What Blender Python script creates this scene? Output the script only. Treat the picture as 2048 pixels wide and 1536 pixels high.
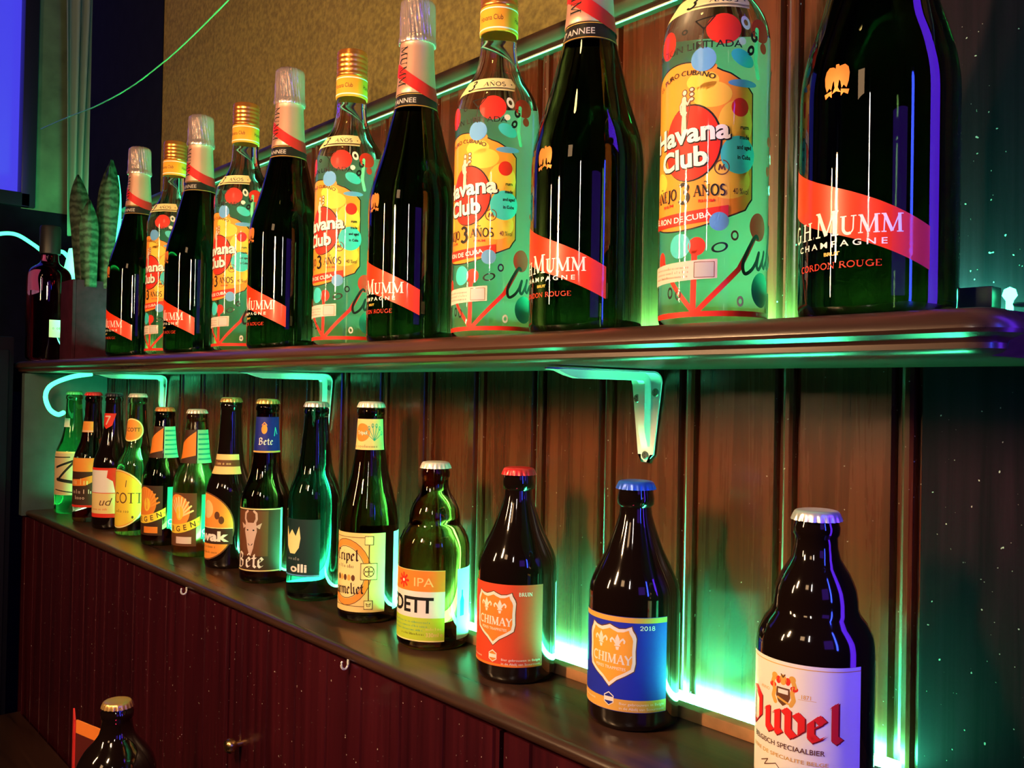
import bpy, bmesh, math, random
from math import sin, cos, pi, radians as RAD
from mathutils import Vector, Matrix
from mathutils.geometry import tessellate_polygon

for o in list(bpy.data.objects):
    bpy.data.objects.remove(o)
S = bpy.context.scene
COL = S.collection

# ------------------------------------------------------------------ camera
CAM = Vector((0.0, -0.58116, -0.04440))
RIGHT = Vector((0.66035, 0.75072, 0.01878))
UPV = Vector((-0.00449, -0.02105, 0.99977))
FWD = Vector((-0.75095, 0.66028, 0.01053))
cd = bpy.data.cameras.new('camera')
cam = bpy.data.objects.new('camera', cd)
COL.objects.link(cam)
m = Matrix((RIGHT, UPV, -FWD)).transposed().to_4x4()
m.translation = CAM
cam.matrix_world = m
cd.sensor_width = 36.0
cd.lens = 1800.0 / 2048.0 * 36.0
cd.clip_start = 0.02
S.camera = cam

# ------------------------------------------------------------------ world, exposure, room lights and added fills
S.view_settings.view_transform = 'Standard'
S.view_settings.look = 'None'
S.view_settings.exposure = 0.0
S.view_settings.gamma = 1.0
S.view_settings.use_curve_mapping = False
W = bpy.data.worlds.new('dim_room')
S.world = W
W.use_nodes = True
W.node_tree.nodes['Background'].inputs[0].default_value = (0.35, 0.25, 0.55, 1)
W.node_tree.nodes['Background'].inputs[1].default_value = 0.006
S.cycles.use_denoising = True
S.cycles.caustics_reflective = False
S.cycles.caustics_refractive = True
S.cycles.sample_clamp_indirect = 4.0
S.cycles.max_bounces = 10
S.cycles.transmission_bounces = 8
S.cycles.transparent_max_bounces = 8


def light(name, kind, loc, col, power, size=0.05, target=None, spot=None, blend=0.5):
    l = bpy.data.lights.new(name, kind)
    l.color = col
    l.energy = power
    if kind == 'AREA':
        l.size = size
    else:
        l.shadow_soft_size = size
    if kind == 'SPOT':
        l.spot_size = RAD(spot)
        l.spot_blend = blend
    o = bpy.data.objects.new(name, l)
    COL.objects.link(o)
    o.location = loc
    if target is not None:
        o.rotation_euler = (Vector(target) - Vector(loc)).to_track_quat('-Z', 'Y').to_euler()
    return o


WARM = (1.0, 0.60, 0.30)
light('warm_room_fill', 'AREA', (-0.15, -2.3, 1.0), WARM, 2.5, 0.35, (-0.7, 0, 0.0))  # weak area fill, added for general warmth in the room
light('warm_wall_spot', 'SPOT', (-0.40, -1.0, 1.25), (1.0, 0.70, 0.20), 16.0, 0.05, (-0.52, 0, 0.56), 44, 1.0)
light('red_low_fill', 'SPOT', (-0.2, -0.62, -0.95), (1.0, 0.03, 0.10), 9.0, 0.08, (-0.62, -0.15, -0.52), 80, 1.0)  # unseen red fill from below, added to redden the cupboard front
light('violet_room_light', 'AREA', (0.75, -0.75, 0.25), (0.20, 0.05, 1.0), 0.6, 0.4, (-0.35, -0.1, -0.05))
light('green_corner_lamp', 'SPOT', (-2.62, 0.17, 0.22), (0.08, 1.0, 0.32), 9.0, 0.03, (-2.90, 0.15, 0.85), 75, 1.0)

# ------------------------------------------------------------------ materials
MATS = {}


def mat(name, col, rough=0.5, metal=0.0, trans=0.0, ior=1.45, spec=0.5, coat=0.0, emit=None, es=0.0, bump=0.0,
        bscale=200.0, noise=0.0, nscale=30.0, alpha=1.0):
    if name in MATS:
        return MATS[name]
    M = bpy.data.materials.new(name)
    M.use_nodes = True
    nt = M.node_tree
    b = nt.nodes['Principled BSDF']
    c = (col[0], col[1], col[2], 1)
    b.inputs['Base Color'].default_value = c
    b.inputs['Roughness'].default_value = rough
    b.inputs['Metallic'].default_value = metal
    b.inputs['Transmission Weight'].default_value = trans
    b.inputs['IOR'].default_value = ior
    b.inputs['Specular IOR Level'].default_value = spec
    b.inputs['Coat Weight'].default_value = coat
    b.inputs['Coat Roughness'].default_value = 0.08
    b.inputs['Alpha'].default_value = alpha
    if emit:
        b.inputs['Emission Color'].default_value = (emit[0], emit[1], emit[2], 1)
        b.inputs['Emission Strength'].default_value = es
    if noise or bump:
        tc = nt.nodes.new('ShaderNodeTexCoord')
        n = nt.nodes.new('ShaderNodeTexNoise')
        n.inputs['Scale'].default_value = nscale
        n.inputs['Detail'].default_value = 4
        nt.links.new(tc.outputs['Object'], n.inputs['Vector'])
        if noise:
            r = nt.nodes.new('ShaderNodeValToRGB')
            r.color_ramp.elements[0].position = 0.3
            r.color_ramp.elements[1].position = 0.7
            r.color_ramp.elements[0].color = tuple(x * (1 - noise) for x in col) + (1,)
            r.color_ramp.elements[1].color = tuple(min(1, x * (1 + noise)) for x in col) + (1,)
            nt.links.new(n.outputs['Fac'], r.inputs[0])
            nt.links.new(r.outputs[0], b.inputs['Base Color'])
        if bump:
            n2 = nt.nodes.new('ShaderNodeTexNoise')
            n2.inputs['Scale'].default_value = bscale
            n2.inputs['Detail'].default_value = 3
            nt.links.new(tc.outputs['Object'], n2.inputs['Vector'])
            bp = nt.nodes.new('ShaderNodeBump')
            bp.inputs['Strength'].default_value = bump
            bp.inputs['Distance'].default_value = 0.001
            nt.links.new(n2.outputs['Fac'], bp.inputs['Height'])
            nt.links.new(bp.outputs[0], b.inputs['Normal'])
    MATS[name] = M
    return M


def wood(name, dark, lightc, rough, axis, coat=0.0, specks=False, spec=0.5, bump=0.15, board=0.0):
    """grain runs along axis ('X' or 'Z'); board = board pitch for a colour change from board to board."""
    M = bpy.data.materials.new(name)
    M.use_nodes = True
    nt = M.node_tree
    N, L = nt.nodes, nt.links
    b = N['Principled BSDF']
    tc = N.new('ShaderNodeTexCoord')
    mp = N.new('ShaderNodeMapping')
    mp.inputs['Scale'].default_value = (2.2, 70, 70) if axis == 'X' else (70, 70, 2.2)
    L.new(tc.outputs['Object'], mp.inputs['Vector'])
    n = N.new('ShaderNodeTexNoise')
    n.inputs['Scale'].default_value = 1.0
    n.inputs['Detail'].default_value = 6
    n.inputs['Roughness'].default_value = 0.65
    n.inputs['Distortion'].default_value = 0.6
    L.new(mp.outputs[0], n.inputs['Vector'])
    r = N.new('ShaderNodeValToRGB')
    r.color_ramp.elements[0].position = 0.32
    r.color_ramp.elements[1].position = 0.68
    r.color_ramp.elements[0].color = dark + (1,)
    r.color_ramp.elements[1].color = lightc + (1,)
    L.new(n.outputs['Fac'], r.inputs[0])
    out = r.outputs[0]
    if specks:
        v = N.new('ShaderNodeTexNoise')
        v.inputs['Scale'].default_value = 330
        v.inputs['Detail'].default_value = 1
        L.new(tc.outputs['Object'], v.inputs['Vector'])
        r2 = N.new('ShaderNodeValToRGB')
        r2.color_ramp.elements[0].position = 0.76
        r2.color_ramp.elements[1].position = 0.80
        L.new(v.outputs['Fac'], r2.inputs[0])
        mx = N.new('ShaderNodeMixRGB')
        mx.inputs[2].default_value = (0.55, 0.5, 0.45, 1)
        L.new(r2.outputs[0], mx.inputs[0])
        L.new(out, mx.inputs[1])
        out = mx.outputs[0]
    L.new(out, b.inputs['Base Color'])
    mr = N.new('ShaderNodeMapRange')
    mr.inputs[3].default_value = rough * 0.8
    mr.inputs[4].default_value = rough * 1.3
    L.new(n.outputs['Fac'], mr.inputs[0])
    L.new(mr.outputs[0], b.inputs['Roughness'])
    b.inputs['Specular IOR Level'].default_value = spec
    b.inputs['Coat Weight'].default_value = coat
    b.inputs['Coat Roughness'].default_value = 0.14
    bp = N.new('ShaderNodeBump')
    bp.inputs['Strength'].default_value = bump
    bp.inputs['Distance'].default_value = 0.0006
    L.new(n.outputs['Fac'], bp.inputs['Height'])
    L.new(bp.outputs[0], b.inputs['Normal'])
    MATS[name] = M
    return M


WALLW = wood('varnished_panel_wood', (0.040, 0.0065, 0.0025), (0.135, 0.024, 0.007), 0.26, 'Z', coat=0.45, specks=True)
SHELFW = wood('dark_shelf_wood', (0.018, 0.009, 0.006), (0.075, 0.034, 0.020), 0.28, 'X', coat=0.15)
CUPW = wood('reddish_cupboard_wood', (0.022, 0.0015, 0.005), (0.062, 0.004, 0.010), 0.35, 'Z', coat=0.15, specks=True)
TRIMW = wood('trim_wood', (0.02, 0.010, 0.006), (0.05, 0.025, 0.014), 0.4, 'X', coat=0.05, spec=0.3)
LED_C = (0.05, 1.0, 0.40)
LED = mat('green_led', (0.1, 0.9, 0.4), 0.4, emit=LED_C, es=250.0)
LEDU = mat('green_led_upper', (0.1, 0.9, 0.4), 0.4, emit=LED_C, es=430.0)
ROPE = mat('green_led_rope', (0.1, 0.9, 0.4), 0.4, emit=(0.06, 1.0, 0.36), es=3.0)

NAVY_DARK = mat('navy_paint_and_shade', (0.005, 0.006, 0.014), 0.8, spec=0.05, noise=0.2)
PLASTER = mat('ochre_plaster', (0.15, 0.115, 0.032), 0.85, bump=0.12, bscale=300, noise=0.35, nscale=160)
TEAL = mat('teal_grey_paint', (0.05, 0.075, 0.075), 0.7, spec=0.15, noise=0.15)
STEELW = mat('white_enamelled_steel', (0.75, 0.78, 0.74), 0.35)
SCREWM = mat('screw_steel', (0.35, 0.35, 0.35), 0.35, metal=1.0)
BLACKP = mat('black_plastic', (0.012, 0.012, 0.014), 0.4)
BRASS = mat('brass', (0.8, 0.5, 0.2), 0.25, metal=1.0)


# ------------------------------------------------------------------ object helpers
def link(o, parent=None):
    COL.objects.link(o)
    if parent is not None:
        o.parent = parent
    return o


def thing(name, label, cat, loc=(0, 0, 0), rz=0.0, group=None):
    o = bpy.data.objects.new(name, None)
    o.empty_display_size = 0.02
    COL.objects.link(o)
    o.location = loc
    o.rotation_euler = (0, 0, rz)
    o['label'] = label
    o['category'] = cat
    if group:
        o['group'] = group
    return o


def tag(o, label, cat, group=None):
    o['label'] = label
    o['category'] = cat
    if group:
        o['group'] = group
    return o


def obj(name, me, mats, parent=None, label=None, kind=None):
    o = bpy.data.objects.new(name, me)
    if not isinstance(mats, (list, tuple)):
        mats = [mats]
    if mats and len(me.materials) == 0:
        for x in mats:
            me.materials.append(x)
    link(o, parent)
    if label:
        o['label'] = label
    if kind:
        o['kind'] = kind
    return o


def struct(name, me, mats):
    o = obj(name, me, mats)
    o['kind'] = 'structure'
    return o


def finish(bm, name, smooth=True, angle=35):
    bmesh.ops.recalc_face_normals(bm, faces=bm.faces)
    me = bpy.data.meshes.new(name)
    bm.to_mesh(me)
    bm.free()
    if smooth:
        me.polygons.foreach_set('use_smooth', [True] * len(me.polygons))
        me.set_sharp_from_angle(angle=RAD(angle))
    return me


def add_box(bm, x0, x1, y0, y1, z0, z1, bev=0.0):
    vs = [bm.verts.new((x, y, z)) for x in (x0, x1) for y in (y0, y1) for z in (z0, z1)]
    idx = [(0, 1, 3, 2), (4, 6, 7, 5), (0, 4, 5, 1), (2, 3, 7, 6), (0, 2, 6, 4), (1, 5, 7, 3)]
    fs = [bm.faces.new([vs[i] for i in f]) for f in idx]
    if bev:
        es = set()
        for f in fs:
            es.update(f.edges)
        bmesh.ops.bevel(bm, geom=list(es), offset=bev, segments=2, affect='EDGES', profile=0.6)


def box_mesh(name, x0, x1, y0, y1, z0, z1, bev=0.0):
    bm = bmesh.new()
    add_box(bm, x0, x1, y0, y1, z0, z1, bev)
    return finish(bm, name)


def smooth_profile(pts, step=0.004):
    """Catmull-Rom through the long runs of a bottle profile so shoulders curve."""
    out = []
    n = len(pts)
    for i in range(n - 1):
        p0 = Vector(pts[max(0, i - 1)])
        p1 = Vector(pts[i])
        p2 = Vector(pts[i + 1])
        p3 = Vector(pts[min(n - 1, i + 2)])
        L = (p2 - p1).length
        k = max(1, int(L / step)) if L < 0.05 else 1
        out.append(tuple(p1))
        for j in range(1, k):
            t = j / k
            # finite-difference tangents scaled by segment length
            d1 = (p2 - p0) / max(1e-6, ((p2 - p1).length + (p1 - p0).length)) * L
            d2 = (p3 - p1) / max(1e-6, ((p3 - p2).length + (p2 - p1).length)) * L
            h = (2 * t**3 - 3 * t**2 + 1) * p1 + (t**3 - 2 * t**2 + t) * d1 + (-2 * t**3 + 3 * t**2) * p2 + (t**3 - t**2) * d2
            out.append((h.x, h.y))
    out.append(tuple(pts[-1]))
    return out


def lathe(name, prof, n=72, closed=True, wave=None):
    """prof: list of (z, r)."""
    bm = bmesh.new()
    rings = []
    for (z, r) in prof:
        if r < 1e-6:
            rings.append([bm.verts.new((0, 0, z))])
        else:
            ring = []
            for i in range(n):
                a = 2 * pi * i / n
                rr = r * (1 + (wave(a, z) if wave else 0))
                ring.append(bm.verts.new((rr * cos(a), rr * sin(a), z)))
            rings.append(ring)
    for a, b in zip(rings, rings[1:]):
        if len(a) == 1 and len(b) == 1:
            continue
        for i in range(n):
            j = (i + 1) % n
            if len(a) == 1:
                bm.faces.new((a[0], b[j], b[i]))
            elif len(b) == 1:
                bm.faces.new((a[i], a[j], b[0]))
            else:
                bm.faces.new((a[i], a[j], b[j], b[i]))
    if closed:
        if len(rings[0]) > 1:
            bm.faces.new(rings[0][::-1])
        if len(rings[-1]) > 1:
            bm.faces.new(rings[-1])
    return finish(bm, name, True, 50)


def tube(name, pts, r, n=10, cap=True):
    bm = bmesh.new()
    rings = []
    P = [Vector(p) for p in pts]
    for i, p in enumerate(P):
        d = (P[min(i + 1, len(P) - 1)] - P[max(i - 1, 0)]).normalized()
        a = d.cross(Vector((0.13, 0.21, 0.97)))
        if a.length < 0.1:
            a = d.cross(Vector((1, 0, 0)))
        a.normalize()
        b = d.cross(a)
        rr = r(i / (len(P) - 1)) if callable(r) else r
        rings.append([bm.verts.new(p + (a * cos(2 * pi * k / n) + b * sin(2 * pi * k / n)) * rr) for k in range(n)])
    for a, b in zip(rings, rings[1:]):
        for i in range(n):
            bm.faces.new((a[i], a[(i + 1) % n], b[(i + 1) % n], b[i]))
    if cap:
        bm.faces.new(rings[0][::-1])
        bm.faces.new(rings[-1])
    return finish(bm, name)


def curve_pts(ctrl, k=10):
    out = []
    P = [Vector(p) for p in ctrl]
    n = len(P)
    for i in range(n - 1):
        p0, p1, p2, p3 = P[max(0, i - 1)], P[i], P[i + 1], P[min(n - 1, i + 2)]
        for j in range(k):
            t = j / k
            out.append(0.5 * ((2 * p1) + (p2 - p0) * t + (2 * p0 - 5 * p1 + 4 * p2 - p3) * t * t + (3 * p1 - p0 - 3 * p2 + p3) * t**3))
    out.append(P[-1])
    return out


def extrude_x(name, prof, x0, x1, bev=None):
    """prof: closed polygon of (y, z), extruded along x."""
    bm = bmesh.new()
    a = [bm.verts.new((x0, y, z)) for y, z in prof]
    b = [bm.verts.new((x1, y, z)) for y, z in prof]
    n = len(prof)
    for i in range(n):
        j = (i + 1) % n
        bm.faces.new((a[i], a[j], b[j], b[i]))
    bm.faces.new(a[::-1])
    bm.faces.new(b)
    return finish(bm, name, True, 40)


# ------------------------------------------------------------------ printed labels: flat shapes wrapped on a surface of revolution
_txt_cache = {}


def text_tris(s, bold=0.0, shear=0.0):
    key = (s, bold, shear)
    if key in _txt_cache:
        return _txt_cache[key]
    cu = bpy.data.curves.new('t', 'FONT')
    cu.body = s
    cu.size = 1.0
    cu.offset = bold
    cu.shear = shear
    cu.resolution_u = 3
    cu.align_x = 'CENTER'
    ob = bpy.data.objects.new('t', cu)
    COL.objects.link(ob)
    bpy.context.view_layer.update()
    me = bpy.data.meshes.new_from_object(ob.evaluated_get(bpy.context.evaluated_depsgraph_get()))
    bpy.data.objects.remove(ob)
    bpy.data.curves.remove(cu)
    vs = [(v.co.x, v.co.y) for v in me.vertices]
    me.calc_loop_triangles()
    tr = [tuple(t.vertices) for t in me.loop_triangles]
    bpy.data.meshes.remove(me)
    _txt_cache[key] = (vs, tr)
    return _txt_cache[key]


# stroke alphabets in a unit box (cap height 1): (advance, [(points, width)])
TH, TN, SF = 0.17, 0.07, 0.06


def _arc(cx, cy, rx, ry, a0, a1, n=12):
    return [(cx + rx * cos(RAD(a0 + (a1 - a0) * i / n)), cy + ry * sin(RAD(a0 + (a1 - a0) * i / n))) for i in range(n + 1)]


def _sf(x, y, w=0.2):
    return ([(x - w / 2, y), (x + w / 2, y)], SF)


SERIF = {
    'M': (1.12, [([(0.14, 0), (0.18, 1)], TN), ([(0.16, 0.97), (0.54, 0.05)], TH), ([(0.54, 0.05), (0.88, 0.97)], TN), ([(0.92, 0), (0.88, 1)], TH),
                 _sf(0.14, 0.03, 0.24), _sf(0.92, 0.03, 0.32), _sf(0.12, 0.97, 0.2), _sf(0.96, 0.97, 0.22)]),
    'U': (0.95, [([(0.2, 0.97), (0.2, 0.34)] + _arc(0.46, 0.34, 0.26, 0.3, 180, 300, 10), TH),
                 (_arc(0.46, 0.34, 0.26, 0.3, 290, 360, 6) + [(0.74, 0.97)], TN), _sf(0.2, 0.97, 0.34), _sf(0.74, 0.97, 0.28)]),
    'H': (0.95, [([(0.2, 0), (0.2, 1)], TH), ([(0.75, 0), (0.75, 1)], TH), ([(0.2, 0.52), (0.75, 0.52)], TN), _sf(0.2, 0.03, 0.34), _sf(0.2, 0.97, 0.34), _sf(0.75, 0.03, 0.34), _sf(0.75, 0.97, 0.34)]),
    '.': (0.3, [([(0.12, 0.06), (0.14, 0.06)], 0.14)]),
    'G': (0.95, [(_arc(0.5, 0.5, 0.38, 0.46, 50, 320, 18), TH * 0.8), ([(0.8, 0.05), (0.8, 0.45)], TH), _sf(0.78, 0.45, 0.3)]),
    'A': (0.9, [([(0.1, 0.02), (0.46, 0.98)], TN), ([(0.44, 0.98), (0.8, 0.02)], TH), ([(0.25, 0.35), (0.66, 0.35)], TN), _sf(0.1, 0.03, 0.24), _sf(0.8, 0.03, 0.32)]),
    'N': (0.95, [([(0.16, 0), (0.16, 1)], TN), ([(0.16, 0.97), (0.78, 0.04)], TH), ([(0.78, 0), (0.78, 1)], TN), _sf(0.16, 0.03, 0.26), _sf(0.1, 0.97, 0.2), _sf(0.78, 0.97, 0.26)]),
    'O': (0.95, [(_arc(0.47, 0.5, 0.37, 0.46, 0, 360, 26), TH * 0.85)]),
    'S': (0.72, [(_arc(0.36, 0.73, 0.22, 0.23, 40, 250, 12) + _arc(0.34, 0.27, 0.24, 0.23, 80, -140, 12), TH * 0.85)]),
    'E': (0.78, [([(0.2, 0), (0.2, 1)], TH), ([(0.1, 0.03), (0.66, 0.03)], TN), ([(0.1, 0.97), (0.64, 0.97)], TN), ([(0.2, 0.52), (0.5, 0.52)], TN), ([(0.66, 0), (0.66, 0.2)], TN), ([(0.64, 0.8), (0.64, 1)], TN)]),
    'J': (0.55, [([(0.32, 1), (0.32, 0.1)] + _arc(0.17, 0.08, 0.15, 0.2, 0, -120, 6), TH), _sf(0.32, 0.97, 0.34)]),
    'R': (0.88, [([(0.2, 0), (0.2, 1)], TH), ([(0.2, 0.96), (0.42, 0.96)] + _arc(0.42, 0.74, 0.2, 0.22, 90, -90, 8) + [(0.2, 0.52)], TN * 1.3), ([(0.42, 0.52), (0.78, 0.03)], TH), _sf(0.2, 0.03, 0.32), _sf(0.8, 0.03, 0.2)]),
    'B': (0.82, [([(0.2, 0), (0.2, 1)], TH), ([(0.1, 0.97), (0.42, 0.97)] + _arc(0.4, 0.76, 0.2, 0.21, 90, -90, 8) + [(0.2, 0.54)], TN * 1.4), ([(0.42, 0.54)] + _arc(0.42, 0.28, 0.24, 0.26, 90, -90, 8) + [(0.1, 0.03)], TN * 1.4)]),
    'I': (0.42, [([(0.2, 0), (0.2, 1)], TH), _sf(0.2, 0.03, 0.32), _sf(0.2, 0.97, 0.32)]),
    'C': (0.85, [(_arc(0.5, 0.5, 0.38, 0.46, 50, 310, 18), TH * 0.8)]),
    'T': (0.78, [([(0.38, 0), (0.38, 1)], TH), ([(0.04, 0.97), (0.72, 0.97)], TN), _sf(0.38, 0.03, 0.34)]),
    'P': (0.8, [([(0.2, 0), (0.2, 1)], TH), ([(0.2, 0.96), (0.42, 0.96)] + _arc(0.42, 0.72, 0.22, 0.24, 90, -90, 8) + [(0.2, 0.48)], TN * 1.3), _sf(0.2, 0.03, 0.32)]),
    'D': (0.92, [([(0.2, 0), (0.2, 1)], TH), ([(0.1, 0.97), (0.4, 0.97)] + _arc(0.42, 0.5, 0.36, 0.47, 90, -90, 14) + [(0.1, 0.03)], TN * 1.5)]),
    '1': (0.55, [([(0.28, 0), (0.28, 1)], TH), ([(0.1, 0.82), (0.28, 0.97)], TN), _sf(0.28, 0.03, 0.36)]),
    '2': (0.68, [(_arc(0.32, 0.7, 0.23, 0.26, 170, -30, 12) + [(0.1, 0.06)], TH * 0.8), ([(0.08, 0.06), (0.6, 0.06)], TH * 0.8)]),
    '0': (0.7, [(_arc(0.33, 0.5, 0.24, 0.45, 0, 360, 22), TH * 0.8)]),
    '8': (0.68, [(_arc(0.32, 0.74, 0.19, 0.22, 0, 360, 16), TH * 0.7), (_arc(0.32, 0.27, 0.23, 0.25, 0, 360, 16), TH * 0.8)]),
    '3': (0.68, [(_arc(0.3, 0.75, 0.22, 0.21, 150, -80, 12), TH), (_arc(0.3, 0.27, 0.26, 0.27, 85, -150, 14), TH)]),
    '7': (0.62, [([(0.06, 0.95), (0.56, 0.95), (0.24, 0)], TH * 0.8)]),
    'Y': (0.86, [([(0.06, 0.98), (0.42, 0.48)], TH), ([(0.78, 0.98), (0.42, 0.48)], TN * 1.4), ([(0.42, 0.5), (0.42, 0)], TH), _sf(0.42, 0.03, 0.3)]),
    ' ': (0.4, []),
}
_t = SERIF['N']
SERIF['~'] = (_t[0], _t[1] + [([(0.25, 1.2), (0.4, 1.28), (0.55, 1.2), (0.7, 1.28)], 0.08)])  # N with tilde

# broad-nib letters (x-height 0.62, cap 1)
NIB = {
    'u': (0.58, [[(0.05, 0.56), (0.14, 0.62), (0.14, 0.12), (0.26, 0.0), (0.42, 0.12)], [(0.34, 0.56), (0.44, 0.62), (0.44, 0.08), (0.52, 0.0)]]),
    'v': (0.55, [[(0.04, 0.7), (0.14, 0.62), (0.14, 0.14), (0.28, 0.0), (0.46, 0.16), (0.46, 0.5), (0.32, 0.64)]]),
    'e': (0.50, [[(0.40, 0.10), (0.24, 0.0), (0.12, 0.12), (0.12, 0.5), (0.26, 0.64), (0.40, 0.48), (0.14, 0.30)]]),
    'l': (0.32, [[(0.06, 0.92), (0.16, 1.0), (0.16, 0.1), (0.28, 0.0)]]),
    't': (0.36, [[(0.18, 0.84), (0.16, 0.1), (0.30, 0.0)], [(0.02, 0.6), (0.32, 0.6)]]),
    'r': (0.42, [[(0.04, 0.56), (0.14, 0.62), (0.14, 0.06), (0.22, 0.0)], [(0.16, 0.5), (0.28, 0.64), (0.38, 0.56)]]),
    'i': (0.34, [[(0.04, 0.56), (0.14, 0.62), (0.14, 0.08), (0.24, 0.0)], [(0.12, 0.84), (0.18, 0.88)]]),
    'p': (0.54, [[(0.04, 0.56), (0.14, 0.62), (0.14, -0.3)], [(0.16, 0.52), (0.30, 0.64), (0.44, 0.5), (0.44, 0.12), (0.30, 0.0), (0.14, 0.06)]]),
    'm': (0.86, [[(0.04, 0.56), (0.14, 0.62), (0.14, 0.0)], [(0.16, 0.52), (0.30, 0.64), (0.42, 0.54), (0.42, 0.0)], [(0.44, 0.52), (0.58, 0.64), (0.70, 0.54), (0.70, 0.08), (0.80, 0.0)]]),
    'a': (0.52, [[(0.10, 0.54), (0.28, 0.64), (0.40, 0.52), (0.40, 0.08), (0.48, 0.0)], [(0.40, 0.36), (0.14, 0.24), (0.14, 0.08), (0.26, 0.0), (0.38, 0.1)]]),
    'B': (0.72, [[(0.16, 0.95), (0.2, 0.05)], [(0.05, 0.85), (0.3, 1.0), (0.54, 0.86), (0.5, 0.62), (0.22, 0.52)], [(0.3, 0.54), (0.58, 0.44), (0.56, 0.12), (0.34, 0.0), (0.06, 0.06)]]),
    'D': (0.78, [[(0.2, 0.95), (0.22, 0.05)], [(0.02, 0.9), (0.36, 1.0), (0.62, 0.78), (0.62, 0.24), (0.38, 0.0), (0.06, 0.04)]]),
    'T': (0.66, [[(0.04, 0.84), (0.24, 0.96), (0.58, 0.92)], [(0.34, 0.9), (0.2, 0.6), (0.22, 0.16), (0.36, 0.0), (0.56, 0.12)]]),
    'K': (0.68, [[(0.14, 0.98), (0.16, 0.0)], [(0.18, 0.5), (0.36, 0.72), (0.56, 0.94)], [(0.28, 0.56), (0.5, 0.1), (0.62, 0.0)]]),
    'w': (0.8, [[(0.04, 0.66), (0.14, 0.6), (0.14, 0.12), (0.26, 0.0), (0.38, 0.1), (0.38, 0.6)], [(0.38, 0.1), (0.54, 0.0), (0.7, 0.16), (0.68, 0.56)]]),
    'k': (0.54, [[(0.06, 0.95), (0.14, 1.0), (0.14, 0.0)], [(0.16, 0.34), (0.34, 0.64), (0.42, 0.5), (0.2, 0.34), (0.38, 0.06), (0.48, 0.0)]]),
    ' ': (0.3, []),
}
SCRIPT_CUBA = [
    [(0.62, 0.95), (0.5, 1.02), (0.25, 0.7), (0.1, 0.3), (0.2, 0.02), (0.45, 0.1), (0.62, 0.3)],
    [(0.62, 0.3), (0.72, 0.55), (0.66, 0.2), (0.78, 0.08), (0.95, 0.35), (1.0, 0.55), (0.95, 0.2), (1.06, 0.08)],
    [(1.06, 0.08), (1.3, 0.5), (1.45, 1.1), (1.38, 1.2), (1.24, 0.5), (1.25, 0.1), (1.42, 0.05), (1.52, 0.3), (1.36, 0.5)],
    [(1.52, 0.3), (1.7, 0.4), (1.95, 0.5), (1.74, 0.45), (1.66, 0.2), (1.8, 0.05), (1.95, 0.3), (1.98, 0.1), (2.1, 0.1)],
]


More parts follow.
